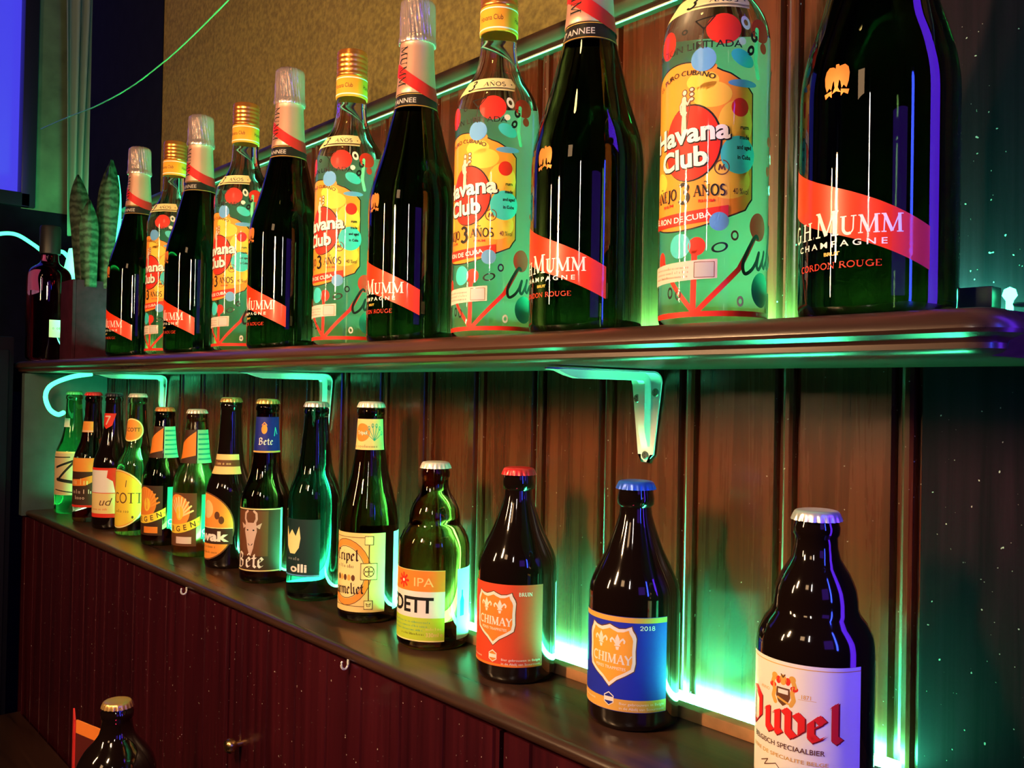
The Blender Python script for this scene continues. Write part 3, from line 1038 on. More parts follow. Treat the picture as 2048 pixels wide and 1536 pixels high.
# crest: helmet, scrolls, two lion-like supporters round a small shield
dc.poly([(-0.0042, 0.072), (0.0042, 0.072), (0.0046, 0.067), (0.003, 0.0635), (0, 0.0615), (-0.003, 0.0635), (-0.0046, 0.067)], BROWN)
for s in (-1, 1):
    dc.stroke([(s * 0.0050, 0.063), (s * 0.0066, 0.066), (s * 0.0056, 0.070), (s * 0.0072, 0.0735), (s * 0.0060, 0.0770)], 0.0026, GOLD)
    dc.ell(s * 0.0056, 0.0776, 0.0021, 0.0021, GOLD)
    dc.ell(s * 0.0068, 0.0725, 0.0023, 0.0016, RED)
    dc.ell(s * 0.0030, 0.0760, 0.0016, 0.0022, RED)
dc.ell(0, 0.0765, 0.0022, 0.0030, GOLD)
dc.up()
dc.rect(-0.0032, 0.0032, 0.0685, 0.0710, WHITE)
dc.stroke([(-0.0034, 0.0660), (0.0034, 0.0635)], 0.0012, GOLD)
dc.stroke([(-0.0012, 0.0795), (0, 0.0780), (0.0012, 0.0795)], 0.0008, BROWN)
dc.text('ANNO', -0.0135, 0.068, 0.0026, GOLD)
dc.text('1871', 0.0135, 0.068, 0.0032, GOLD, bold=0.01)
dc.rect(0.009, 0.019, 0.0673, 0.0675, GOLD)
DRED = ink('deep_red', (0.78, 0.02, 0.02))
dc.up()
DKRED = ink('letter_shadow', (0.2, 0.01, 0.01))
dc.nib('Duvel', 0.0005, 0.0450, 0.0208, DKRED, nibw=0.235, width=0.0665)
dc.up()
dc.nib('Duvel', 0.0, 0.0455, 0.0208, DRED, nibw=0.21, width=0.0660)
dc.up()
dc.text('BELGISCH SPECIAALBIER', 0.0, 0.0375, 0.0041, BROWN, width=0.048, bold=0.008)
dc.text('BIERE DE SPECIALITE BELGE', 0.0, 0.0315, 0.0030, GOLD, width=0.052, bold=0.006)
dc.stroke([(-0.016, 0.0255), (-0.010, 0.028), (-0.013, 0.024), (-0.004, 0.0275), (0.0, 0.024), (0.006, 0.027), (0.014, 0.025)], 0.0005, BROWN)
dc.build('front_label', t)
dc = D('S', 0.05)
dc.rect(dc.d(118), dc.d(240), 0.015, 0.085, WHITE)
dc.build('back_label', t)


# --- abbey beers
def fleur(dc, u, v, s, M):
    dc.poly([(u, v + 1.0 * s), (u + 0.2 * s, v + 0.6 * s), (u + 0.13 * s, v + 0.1 * s), (u - 0.13 * s, v + 0.1 * s), (u - 0.2 * s, v + 0.6 * s)], M)
    for q in (-1, 1):
        dc.stroke([(u + q * 0.10 * s, v + 0.15 * s), (u + q * 0.28 * s, v + 0.45 * s), (u + q * 0.48 * s, v + 0.62 * s), (u + q * 0.62 * s, v + 0.45 * s), (u + q * 0.58 * s, v + 0.3 * s)], 0.15 * s, M)
    dc.rect(u - 0.26 * s, u + 0.26 * s, v, v + 0.1 * s, M)
    dc.poly([(u - 0.16 * s, v - 0.05 * s), (u + 0.16 * s, v - 0.05 * s), (u + 0.1 * s, v - 0.32 * s), (u - 0.1 * s, v - 0.32 * s)], M)


def shield(sx, sy, cx, cy):
    half = [(0, 1.0), (0.16, 0.94), (0.36, 0.88), (0.6, 0.9), (0.82, 0.98), (0.86, 0.86), (0.96, 0.72), (1.0, 0.6), (0.97, 0.2), (0.98, -0.2), (0.92, -0.45), (0.62, -0.62), (0.3, -0.78), (0, -1.02)]
    pts = half + [(-x, y) for x, y in half[::-1][1:-1]]
    return [(cx + x * sx, cy + y * sy) for x, y in pts]


def abbey(x, y, rz, col, capm, lab, word, goldtop):
    t = bottle('C', x, y, ZL, rz, G_BLACK, capm, lab)
    dc = D('C', 0.05)
    h = dc.d(74)
    dc.rect(-h, h, 0.0145, 0.0815, col)
    dc.up()
    if goldtop:
        dc.rect(-h, h, 0.0775, 0.0812, GOLD)
    dc.rect(-h, h, 0.0148, 0.0232 if goldtop else 0.0165, GOLD if goldtop else ORANGE)
    sx, sy, cx, cy = 0.0185, 0.0205, 0.0, 0.0535
    dc.poly(shield(sx * 1.1, sy * 1.1, cx, cy), BROWN)
    dc.up()
    dc.poly(shield(sx * 1.06, sy * 1.06, cx, cy), WHITE)
    dc.up()
    dc.poly(shield(sx * 0.93, sy * 0.93, cx, cy), ink('shield_gold', (0.9, 0.42, 0.05)) if goldtop else ORANGE)
    dc.up()
    fleur(dc, cx - 0.0075, cy + 0.0075, 0.0085, WHITE)
    fleur(dc, cx + 0.0060, cy + 0.0070, 0.0085, WHITE)
    dc.serif('CHIMAY', cx + 0.0005, cy - 0.0055, 0.0066, WHITE, width=0.0325, weight=1.25, rot=-0.02)
    dc.text('PERES TRAPPISTES', cx, cy - 0.0098, 0.0030, WHITE, bold=0.01, width=0.0245, rot=-0.03)
    dc.serif(word, dc.d(47), 0.0725, 0.0030, WHITE, width=0.0115, weight=1.1)
    # hexagonal mark
    hx = [(0.0045 * sin(k * pi / 3), 0.0225 + 0.0050 * cos(k * pi / 3)) for k in range(6)]
    dc.poly([(p[0] * 1.0, p[1]) for p in hx], WHITE)
    dc.up()
    dc.poly([(p[0] * 0.84, 0.0225 + (p[1] - 0.0225) * 0.84) for p in hx], NAVY if goldtop else ORANGE)
    dc.up()
    dc.rect(-0.0034, 0.0034, 0.0210, 0.0240, WHITE)
    dc.text('Bier gebrouwen in Belgie', dc.d(42), 0.0195, 0.0026, WHITE, width=0.0330)
    dc.text('in de Abdij van Scourmont', dc.d(42), 0.0163, 0.0026, WHITE, width=0.0330)
    dc.text('Biere brassee', dc.d(-42), 0.0195, 0.0026, WHITE, width=0.024)
    dc.build('front_label', t)
    dc = D('C', 0.05)
    dc.rect(dc.d(112), dc.d(215), 0.018, 0.079, WHITE)
    dc.build('back_label', t)
    return t


ABR = ink('abbey_red', (0.72, 0.07, 0.025))
ABB = ink('abbey_blue', (0.015, 0.03, 0.50))
abbey(-0.4408, -0.0690, 11, ABB, CAPB, 'dark abbey ale bottle with royal blue label, gold shield and blue crown cap', '2018', True)
abbey(-0.5728, -0.0677, 14, ABR, CAPR, 'dark abbey ale bottle with red label and red crown cap', 'BRUIN', False)

# --- stubby pale ale with the three-band label
t = bottle('S', -0.6931, -0.0667, ZL, -1, G_AMBER, CAPW, 'squat amber bottle with orange, white and lime banded label')
dc = D('S', 0.04)
h = dc.d(73)
dc.rect(-h, h, 0.0088, 0.0740, PALEY)
dc.up()
dc.rect(-h, h, 0.0545, 0.0735, ORANGE)
dc.rect(-h, h, 0.0305, 0.0545, WHITE)
dc.rect(-h, h, 0.0100, 0.0305, LIME)
dc.up()
dc.text('VEDETT', dc.d(-1), 0.0355, 0.0195, BLACK, bold=0.03, width=dc.d(113))
for k in range(8):
    a = k * pi / 4
    dc.stroke([(dc.d(1), 0.0635), (dc.d(1) + 0.0062 * cos(a), 0.0635 + 0.0062 * sin(a))], 0.0022, RED)
dc.up()
dc.ell(dc.d(1), 0.0635, 0.0014, 0.0014, WHITE)
dc.text('IPA', dc.d(39), 0.0592, 0.0115, CREAM, bold=0.0, width=dc.d(32))
for j in range(3):
    dc.scribble(dc.d(0), 0.0255 - 0.0036 * j, dc.d(105 - 12 * j), 0.0022, TEALI, 20 + j)
dc.scribble(dc.d(20), 0.0145, dc.d(44), 0.0024, BLACK, 25)
dc.scribble(dc.d(57), 0.0195, dc.d(26), 0.0028, CREAM, 26)
dc.text('330ml e', dc.d(57), 0.0135, 0.0052, CREAM, width=dc.d(26), bold=0.01)
dc.build('front_label', t)
dc = D('S', 0.04)
dc.rect(dc.d(95), dc.d(190), 0.0088, 0.0740, WHITE)
dc.up()
dc.poly([(dc.d(107) - 0.003, 0.030), (dc.d(107) + 0.003, 0.030), (dc.d(107) + 0.003, 0.044), (dc.d(107) + 0.001, 0.049), (dc.d(107) + 0.001, 0.054), (dc.d(107) - 0.001, 0.054), (dc.d(107) - 0.001, 0.049), (dc.d(107) - 0.003, 0.044)], TEALI)
dc.build('back_label', t)

# --- tall tripel with the cream label
t = bottle('K', -0.8111, -0.0649, ZL, 10, G_OLIVE, CAPW, 'tall olive-glass bottle with cream label, gold arcs and white crown cap')
dc = D('K', 0.05)
h = dc.d(81)
dc.rect(-h, h, 0.0120, 0.0925, CREAM)
dc.up()
dc.ell(0, 0.052, 0.0290, 0.0340, LORANGE, inner=0.80)
dc.ell(0, 0.052, 0.0225, 0.0265, PALEY)
dc.up()
dc.ell(0, 0.052, 0.0228, 0.0268, BROWN, inner=0.975)
dc.ell(0, 0.052, 0.0292, 0.0342, BROWN, inner=0.98)
for s in (-1, 1):
    cx = dc.d(49) * s
    dc.stroke([(cx, 0.018), (cx, 0.088)], 0.0010, BROWN)
    dc.stroke([(cx - s * 0.002, 0.088), (0, 0.088)], 0.0006, BROWN)
    dc.stroke([(cx - s * 0.002, 0.018), (0, 0.018)], 0.0006, BROWN)
dc.up()
for s in (-1, 1):
    cx = dc.d(49) * s
    for zz, q in ((0.085, 0.0042), (0.0535, 0.0082), (0.0195, 0.0042)):
        dc.rect(cx - q, cx + q, zz - q, zz + q, PALEY)
        dc.box(cx - q, cx + q, zz - q, zz + q, 0.0009, BROWN)
    dc.up()
    for a in range(4):
        dc.ell(cx + 0.0028 * cos(a * pi / 2 + pi / 4), 0.0535 + 0.0028 * sin(a * pi / 2 + pi / 4), 0.0028, 0.0028, BROWN, inner=0.78, n=16)
    dc.ell(cx, 0.0535, 0.0058, 0.0058, BROWN, inner=0.9)
    dc.stroke([(cx - 0.0022, 0.0212), (cx - 0.0014, 0.0182), (cx + 0.0014, 0.0182), (cx + 0.0022, 0.0212), (cx, 0.0195), (cx - 0.0022, 0.0212)], 0.0006, BROWN)
dc.nib('Tripel', 0.0, 0.0640, 0.0112, DBROWN, nibw=0.20, width=0.031)
dc.nib('Karmeliet', 0.0, 0.0300, 0.0110, DBROWN, nibw=0.19, width=0.043, rot=0.05)
dc.scribble(0.0, 0.0565, 0.026, 0.0040, BROWN, 33)
for k in range(5):
    dc.ell(-0.010 + 0.005 * k, 0.0465, 0.0022, 0.0032, GOLD if k % 2 else BROWN, n=12)
dc.build('front_label', t)
dc = D('K', 0.05)
dc.rect(dc.d(103), dc.d(235), 0.0120, 0.0925, WHITE)
dc.build('back_label', t)
dc = D('K', 0.19)
dc.rect(-dc.d(110), dc.d(110), 0.1765, 0.2085, CREAM)
dc.up()
dc.ell(dc.d(8), 0.1945, 0.0092, 0.0095, ORANGE)
dc.up()
dc.text('Tripel', dc.d(8), 0.1925, 0.0052, WHITE, bold=0.02)
for k in range(6):
    a = 0.5 + k * 0.42
    dc.stroke([(dc.d(62), 0.186), (dc.d(62) + 0.010 * cos(a), 0.186 + 0.016 * sin(a))], 0.0006, TEALI)
    dc.ell(dc.d(62) + 0.010 * cos(a), 0.186 + 0.016 * sin(a), 0.0014, 0.0023, TEALI, inner=0.6, n=12)
dc.scribble(dc.d(25), 0.1788, dc.d(110), 0.0034, BROWN, 34)
dc.build('neck_label', t)

# --- dark green glowing bottle
t = bottle('G', -0.9303, -0.0631, ZL, 12, G_TEAL, CAPS, 'dark bottle glowing deep green, with pale mark on dark label, behind the cream label bottle')
dc = D('G', 0.05)
h = dc.d(62)
DKG = ink('dark_green_print', (0.008, 0.03, 0.03))
dc.rect(-h, h, 0.028, 0.092, DKG)
dc.up()
dc.poly([(-0.012, 0.083), (-0.008, 0.073), (-0.002, 0.080), (0.004, 0.073), (0.0085, 0.084), (0.0105, 0.071), (0.0085, 0.060), (0.003, 0.053), (-0.005, 0.053), (-0.011, 0.061), (-0.0125, 0.072)], PALEY)
dc.scribble(0.0, 0.0460, 0.018, 0.0040, GREY, 27)
dc.text('olli', dc.d(14), 0.0330, 0.0125, WHITE, bold=0.03, width=0.022)
dc.rect(-h, h, 0.0285, 0.0300, SKY)
dc.build('front_label', t)

# --- goat label bottle
t = bottle('L', -1.0476, -0.0661, ZL, 29, G_DAMBER, CAPG, 'dark bottle with goat head label and navy neck label')
dc = D('L', 0.05)
h = dc.d(76)
dc.rect(-h, h, 0.0150, 0.0925, DBROWN)
dc.up()
for zz in (0.0905, 0.0158):
    dc.rect(-h, h, zz, zz + 0.0012, PALEY)
dc.rect(h - 0.003, h, 0.0150, 0.0925, MINT)
dc.rect(-0.024, 0.022, 0.034, 0.089, BROWN)
dc.up()
GOAT = ink('goat_grey', (0.62, 0.45, 0.38))
for s in (-1, 1):
    dc.stroke([(s * 0.0045, 0.072), (s * 0.008, 0.079), (s * 0.0075, 0.086), (s * 0.0045, 0.0885)], 0.0028, GOAT)
    dc.poly([(s * 0.006, 0.070), (s * 0.0145, 0.0745), (s * 0.012, 0.067)], GOAT)
dc.poly([(-0.0075, 0.0745), (0.0075, 0.0745), (0.0085, 0.064), (0.0055, 0.052), (0.0042, 0.044), (0.0015, 0.036), (-0.0015, 0.036), (-0.0042, 0.044), (-0.0055, 0.052), (-0.0085, 0.064)], GOAT)
dc.poly([(0.012, 0.056), (0.017, 0.060), (0.020, 0.048), (0.016, 0.036), (0.009, 0.036), (0.010, 0.046)], BROWN)
dc.up()
for s in (-1, 1):
    dc.ell(s * 0.0042, 0.0655, 0.0013, 0.0010, BLACK, n=12)
    dc.stroke([(s * 0.0012, 0.047), (s * 0.0030, 0.049)], 0.0009, BLACK)
dc.nib('B', -0.0155, 0.0195, 0.0185, WHITE, nibw=0.17)
dc.nib('ete', 0.0055, 0.0205, 0.0185, WHITE, nibw=0.17)
dc.stroke([(-0.0035, 0.0352), (-0.0015, 0.0372), (0.0005, 0.0352)], 0.0012, WHITE)
dc.build('front_label', t)
dc = D('L', 0.19)
dc.rect(-dc.d(120), dc.d(120), 0.1590, 0.2030, NAVY)
dc.up()
dc.rect(-dc.d(120), dc.d(120), 0.1592, 0.1612, GOLD)
dc.ell(dc.d(20), 0.188, 0.0036, 0.0058, LORANGE)
dc.stroke([(dc.d(20) - 0.003, 0.193), (dc.d(20), 0.1965), (dc.d(20) + 0.003, 0.193)], 0.001, LORANGE)
dc.nib('Bete', dc.d(28), 0.1690, 0.0085, WHITE, nibw=0.16)
dc.stroke([(dc.d(70), 0.180), (dc.d(76), 0.190), (dc.d(86), 0.182)], 0.0012, CYAN)
dc.build('neck_label', t)

# --- round orange label with two beans
t = bottle('L', -1.1597, -0.0639, ZL, -4, G_BLACK, CAPG, 'dark long-necked bottle with tall oval orange label and striped neck band')
dc = D('L', 0.055)
dc.ell(0, 0.0555, dc.d(84), 0.0445, BROWN, n=48)
dc.up()
dc.ell(0, 0.0555, dc.d(81), 0.0428, LORANGE, n=48)
dc.up()
dc.rect(-dc.d(75), dc.d(80), 0.0330, 0.0535, DBROWN)
dc.rect(-dc.d(80), dc.d(80), 0.0533, 0.0545, PALEY)
for s in (-1, 1):
    for q in (-1, 1):
        dc.ell(q * dc.d(46) + s * 0.0030, 0.0675 - s * 0.0030, 0.0038, 0.0052, BROWN, n=16)
dc.ell(dc.d(10), 0.078, 0.010, 0.012, CREAM, n=20)
dc.up()
dc.text('Kwak', dc.d(13), 0.0372, 0.0175, WHITE, bold=0.045, width=dc.d(116))
dc.scribble(dc.d(10), 0.0275, 0.030, 0.0040, BROWN, 15)
dc.scribble(dc.d(10), 0.0205, 0.034, 0.0036, BROWN, 16)
dc.build('front_label', t)
dc = D('L', 0.14)
dc.rect(-dc.d(120), dc.d(110), 0.1240, 0.1500, CREAM)
dc.up()
dc.rect(-dc.d(120), dc.d(110), 0.1340, 0.1425, BROWN)
dc.up()
dc.scribble(dc.d(40), 0.1362, 0.022, 0.0046, CREAM, 14)
dc.build('neck_label', t)


# --- two brothers with eagle label and banner
def eagle_beer(x, y, rz, gm, capm, lab, light_lab):
    t = bottle('M', x, y, ZL, rz, gm, capm, lab)
    dc = D('M', 0.05)
    dc.rect(-dc.d(88), dc.d(64), 0.016, 0.090, DBROWN if not light_lab else BROWN)
    dc.up()
    dc.ell(dc.d(8), 0.064, 0.0210, 0.0240, ORANGE if not light_lab else LORANGE, n=30)
    dc.up()
    for k in range(9):
        a = RAD(20 + k * 15)
        dc.stroke([(dc.d(18), 0.056), (dc.d(18) + 0.021 * cos(a), 0.056 + 0.028 * sin(a))], 0.0026, LORANGE if not light_lab else PALEY)
    dc.ell(dc.d(18), 0.062, 0.006, 0.010, YELLOW)
    dc.up()
    # curved banner
    ban = []
    for k in range(13):
        uu = dc.d(-70 + 142 * k / 12)
        ban.append((uu, 0.0395 + 0.012 * ((uu - dc.d(0)) / dc.d(72)) ** 2))
    dc.poly([(u, v - 0.0062) for u, v in ban] + [(u, v + 0.0062) for u, v in ban[::-1]], YELLOW)
    dc.up()
    for k, ch in enumerate('BERGEN'):
        uu = dc.d(-48 + 21 * k)
        vv = 0.0395 + 0.012 * (uu / dc.d(72)) ** 2
        dc.text(ch, uu, vv - 0.0036, 0.0105, BROWN, bold=0.02, rot=0.33 * uu / dc.d(72))
    dc.text('*', dc.d(69), 0.0470, 0.0060, BROWN)
    dc.rect(dc.d(8), dc.d(52), 0.0195, 0.0290, ORANGE if not light_lab else PINK)
    dc.build('front_label', t)
    dc = D('M', 0.05)
    dc.rect(dc.d(76), dc.d(150), 0.026, 0.088, TEALI)
    dc.up()
    dc.ell(dc.d(86), 0.036, 0.0042, 0.0042, WHITE, inner=0.6)
    dc.ell(dc.d(100), 0.036, 0.0034, 0.0050, WHITE, inner=0.5)
    dc.scribble(dc.d(92), 0.0285, 0.014, 0.0048, WHITE, 13)
    dc.build('back_label', t)
    dc = D('M', 0.155)
    dc.rect(-dc.d(80), dc.d(60), 0.1310, 0.1780, DBROWN)
    dc.up()
    dc.poly([(dc.d(-60), 0.133), (dc.d(58), 0.142), (dc.d(58), 0.176), (dc.d(20), 0.168), (dc.d(-60), 0.150)], ORANGE)
    dc.rect(dc.d(64), dc.d(140), 0.1310, 0.1780, MINT)
    dc.up()
    for k in range(6):
        dc.rect(dc.d(68), dc.d(136), 0.1355 + 0.007 * k, 0.1380 + 0.007 * k, TEALI)
    dc.build('neck_label', t)
    return t


G_HAZY = glass('hazy_amber', (0.30, 0.13, 0.035), 0.12)
eagle_beer(-1.2652, -0.0677, 8, G_HAZY, CAPW, 'hazy amber bottle with yellow banner label and pale crown cap', True)
eagle_beer(-1.3821, -0.0704, 5, G_DAMBER, CAPO, 'dark bottle with yellow banner label and orange crown cap', False)

# --- clear bottle with round orange label
t = bottle('N', -1.4981, -0.0715, ZL, 11, G_CLEARB, CAPW, 'clear glass bottle of pale beer with big round orange label')
dc = D('N', 0.06)
dc.ell(0, 0.0585, dc.d(88), 0.0465, PALEY, n=48)
dc.up()
dc.ell(0, 0.0585, dc.d(84), 0.0445, LORANGE, n=48)
dc.up()
dc.ell(0, 0.0585, dc.d(82), 0.0432, YELLOW, n=48)
dc.up()
dc.serif('SCOTT', dc.d(22), 0.0520, 0.0165, BROWN, width=dc.d(118), weight=0.8)
dc.scribble(dc.d(18), 0.0370, 0.024, 0.0055, BROWN, 5)
dc.stroke([(dc.d(30), 0.078), (dc.d(32), 0.088)], 0.0012, BROWN)
dc.ell(dc.d(52), 0.030, 0.0016, 0.0022, BROWN)
dc.build('front_label', t)
dc = D('N', 0.16)
dc.ell(dc.d(22), 0.1680, dc.d(74), 0.0185, PALEY, n=30)
dc.up()
dc.ell(dc.d(22), 0.1680, dc.d(66), 0.0165, LORANGE, n=30)
dc.up()
dc.text('SCOTT', dc.d(30), 0.1655, 0.0085, BROWN, bold=0.02)
dc.build('neck_label', t)

# --- red and cream label
t = bottle('N', -1.5846, -0.0814, ZL, 4, G_BLACK, CAPD, 'dark bottle with cream and red label beside the round orange label')
dc = D('N', 0.06)
h = dc.d(96)
dc.rect(-h, h, 0.0200, 0.1020, RED)
dc.up()
dc.rect(-h, h, 0.0265, 0.0600, CREAM)
dc.poly([(-h, 0.0610), (dc.d(78), 0.0610), (dc.d(70), 0.0800), (dc.d(52), 0.0860), (dc.d(55), 0.0980), (-h, 0.0980)], WHITE)
dc.up()
dc.text('ud', dc.d(50), 0.0400, 0.0180, BROWN, shear=0.3, width=dc.d(40))
dc.scribble(dc.d(28), 0.0320, 0.030, 0.0045, RED, 7)
dc.build('front_label', t)
dc = D('N', 0.18)
dc.poly([(dc.d(-30), 0.192), (dc.d(85), 0.192), (dc.d(60), 0.172), (dc.d(25), 0.166), (dc.d(-5), 0.172)], RED)
dc.up()
dc.stroke([(dc.d(10), 0.187), (dc.d(45), 0.187), (dc.d(22), 0.174)], 0.0025, PINK)
dc.build('neck_label', t)

# --- ruby bottle
t = bottle('N', -1.6863, -0.0844, ZL, 4, G_RUBY, CAPR, 'ruby red bottle with red crown cap and orange-brown label')
dc = D('N', 0.06)
h = dc.d(92)
dc.rect(-h, h, 0.0260, 0.1120, DBROWN)
dc.up()
dc.rect(-h, h, 0.0880, 0.1115, LORANGE)
dc.poly([(-h, 0.060), (dc.d(50), 0.064), (dc.d(86), 0.074), (dc.d(80), 0.083), (dc.d(30), 0.075), (-h, 0.072)], ORANGE)
dc.rect(-h, h, 0.0262, 0.0300, RED)
dc.up()
dc.scribble(dc.d(30), 0.0655, 0.044, 0.0120, CREAM, 9)
dc.scribble(dc.d(32), 0.0500, 0.040, 0.0080, PINK, 11)
dc.scribble(dc.d(32), 0.0400, 0.020, 0.0070, PINK, 12)
dc.build('front_label', t)
dc = D('N', 0.165)
dc.rect(-dc.d(90), dc.d(72), 0.1560, 0.1750, LORANGE)
dc.up()
dc.rect(-dc.d(90), dc.d(72), 0.1570, 0.1590, PINK)
dc.build('neck_label', t)

# --- green glass bottle at the left end
t = bottle('N', -1.8118, -0.0813, ZL, 4, G_GREEN, CAPGR, 'green glass bottle with tan and black label at the left end of the lower shelf')
dc = D('N', 0.06)
h = dc.d(90)
TAN = ink('tan', (0.62, 0.45, 0.25))
dc.rect(-h, h, 0.0350, 0.1150, TAN)
dc.up()
for (u0, v0, u1, v1, w) in ((10, 0.086, 70, 0.098, 0.004), (70, 0.094, 20, 0.064, 0.004), (15, 0.064, 82, 0.058, 0.006), (-30, 0.104, 60, 0.105, 0.002), (5, 0.045, 70, 0.040, 0.002)):
    dc.stroke([(dc.d(u0), v0), (dc.d(u1), v1)], w, BLACK)
dc.rect(-h, h, 0.1120, 0.1150, CREAM)
dc.build('front_label', t)
dc = D('N', 0.17)
dc.rect(-dc.d(70), dc.d(45), 0.1600, 0.1760, PINK)
dc.build('neck_label', t)

# ------------------------------------------------------------------ champagne bottles
MPROF = smooth_profile([(z, r * 1.037) for z, r in [(0.006, 0.014), (0.0, 0.029), (0.0, 0.0365), (0.0018, 0.0392), (0.006, 0.0404), (0.010, 0.0406), (0.118, 0.0406), (0.133, 0.0400), (0.149, 0.0372), (0.166, 0.0322), (0.180, 0.0283), (0.200, 0.0237), (0.218, 0.0193), (0.230, 0.0173), (0.245, 0.0160), (0.276, 0.0140), (0.2785, 0.0140), (0.280, 0.0152), (0.292, 0.0152), (0.300, 0.0140)]])
MUMM_ME = lathe('bottle_glass', MPROF, 112)
MR = radius_of(MPROF)


def crinkle(a, z):
    t = 1.0 if z > 0.281 else 0.3
    return t * (0.022 * sin(9 * a + 40 * z) + 0.022 * sin(16 * a + 1.3) * (0.5 + 0.5 * sin(z * 300)) + 0.016 * sin(29 * a + z * 220))


def foil_wave(a, z):
    return 0.004 * sin(7 * a + z * 90) + 0.003 * sin(13 * a)


proto = thing('champagne_bottle', 'x', 'bottle', (0, 0, 0))
obj('bottle_glass', MUMM_ME, G_MUMM, proto)
foil_me = lathe('neck_foil', [(0.2285, MR(0.2285) + 0.0004), (0.2290, MR(0.229) + 0.0009)] + [(0.229 + 0.0495 * k / 8, MR(0.229 + 0.0495 * k / 8) + 0.0009) for k in range(1, 9)] + [(0.2790, MR(0.2785) + 0.0014)], 96, False, foil_wave)
obj('neck_foil', foil_me, FOILP, proto, 'pale pink foil')
cap_me = lathe('foil_cap', smooth_profile([(0.2770, 0.0150), (0.2772, 0.0172), (0.2790, 0.0178), (0.2815, 0.0174), (0.2835, 0.0166), (0.286, 0.0165), (0.300, 0.0162), (0.311, 0.0160), (0.3165, 0.0152), (0.3192, 0.0122), (0.3200, 0.006), (0.3202, 0)], 0.0015), 160, False, crinkle)
obj('foil_cap', cap_me, SILVER, proto, 'crinkled silver foil cap')
SASH = mat('glossy_sash_red', (0.85, 0.04, 0.008), 0.4, spec=0.3, coat=0.35)
dc = Decal(0.0406, MR)
# red sash running down to the right
N_ = 26
topl, botl = [], []
for k in range(N_ + 1):
    th = -66 + 130 * k / N_
    f = k / N_
    zc = 0.0765 - 0.0420 * (f + 0.03 * sin(2 * pi * f))
    hh_ = 0.0135 - 0.0022 * f
    topl.append((dc.d(th), zc + hh_))
    botl.append((dc.d(th), zc - hh_))
dc.poly(botl + topl[::-1], SASH)
dc.up()
INKW = mat('ink_bright_white', (0.92, 0.88, 0.84), 0.4, spec=0.4)
dc.serif('G.H.MUMM', dc.d(-4), 0.0425, 0.0112, INKW, width=dc.d(98), sizes=[0.85, 0.85, 0.85, 0.85, 1.2, 0.88, 0.88, 0.88], weight=0.95)
dc.text('C H A M P A G N E', dc.d(-4), 0.0366, 0.0046, INKW, width=dc.d(76), bold=0.012)
dc.text('BRUT', dc.d(-5), 0.0322, 0.0026, GOLD, bold=0.04, width=dc.d(13))
dc.serif('CORDON ROUGE', dc.d(-4), 0.0252, 0.0034, RED, width=dc.d(70), weight=0.9)
# the gold emblem on the shoulder: a bird with lowered wings
EG = mat('gold_emblem', (0.80, 0.22, 0.04), 0.35, metal=0.3)
cz, cu = 0.126, dc.d(-3)
q = 0.0074
wing = [(0.05, 0.75), (0.25, 0.95), (0.6, 1.0), (0.85, 0.75), (0.95, 0.3), (0.9, -0.3), (0.75, -0.75), (0.55, -0.5), (0.4, -0.7), (0.3, -0.2), (0.1, 0.1)]
for s in (-1, 1):
    dc.poly([(cu + s * x * q, cz + y * q) for x, y in wing], EG)
dc.poly([(cu + x * q, cz + y * q) for x, y in [(-0.1, 1.1), (0.12, 1.12), (0.2, 0.95), (0.12, 0.6), (0.2, 0), (0.12, -0.6), (0.35, -1.0), (0, -0.85), (-0.35, -1.0), (-0.12, -0.6), (-0.2, 0), (-0.1, 0.6)]], EG)
for s in (-1, 1):
    dc.poly([(cu + s * x * q, cz + y * q) for x, y in [(0.35, -0.75), (0.95, -0.9), (0.85, -1.25), (0.55, -1.05), (0.35, -1.25)]], EG)
dc.build('printed_label', proto)
dc = Decal(0.0182, MR)
dc.rect(-dc.d(180), dc.d(180), 0.2150, 0.2288, mat('black_neck_band', (0.012, 0.010, 0.010), 0.4))
dc.up()
dc.rect(-dc.d(180), dc.d(180), 0.2158, 0.2163, GOLD)
dc.rect(-dc.d(180), dc.d(180), 0.2272, 0.2277, GOLD)
dc.text('1827 ANNEE', dc.d(0), 0.2188, 0.0068, GREY, width=dc.d(110), bold=0.01)
dc.build('neck_band', proto)
SASH = mat('foil_ribbon_red', (0.62, 0.02, 0.02), 0.4, metal=0.2)
FR = lambda z: MR(z) + 0.0011
dc = Decal(0.0160, FR)
pts_t, pts_b = [], []
for k in range(41):
    th = -180 + 360 * k / 40
    zc = 0.2420 - 0.0125 * sin(RAD(max(-90, min(90, (th - 28) * 1.05))))
    pts_t.append((dc.d(th), zc + 0.0062))
    pts_b.append((dc.d(th), zc - 0.0062))
dc.poly(pts_b + pts_t[::-1], SASH)
dc.up()
for k, ch in enumerate('MUMM'):
    dc.serif(ch, dc.d(-8), 0.2680 - 0.0095 * k, 0.0085, BLACK, rot=-pi / 2, weight=0.8)
dc.build('foil_ribbon', proto, 'red diagonal ribbon', off=0.0002)


def copy_tree(o, parent=None):
    c = o.copy()
    COL.objects.link(c)
    if parent is not None:
        c.parent = parent
    for ch in list(o.children):
        copy_tree(ch, c)
    return c


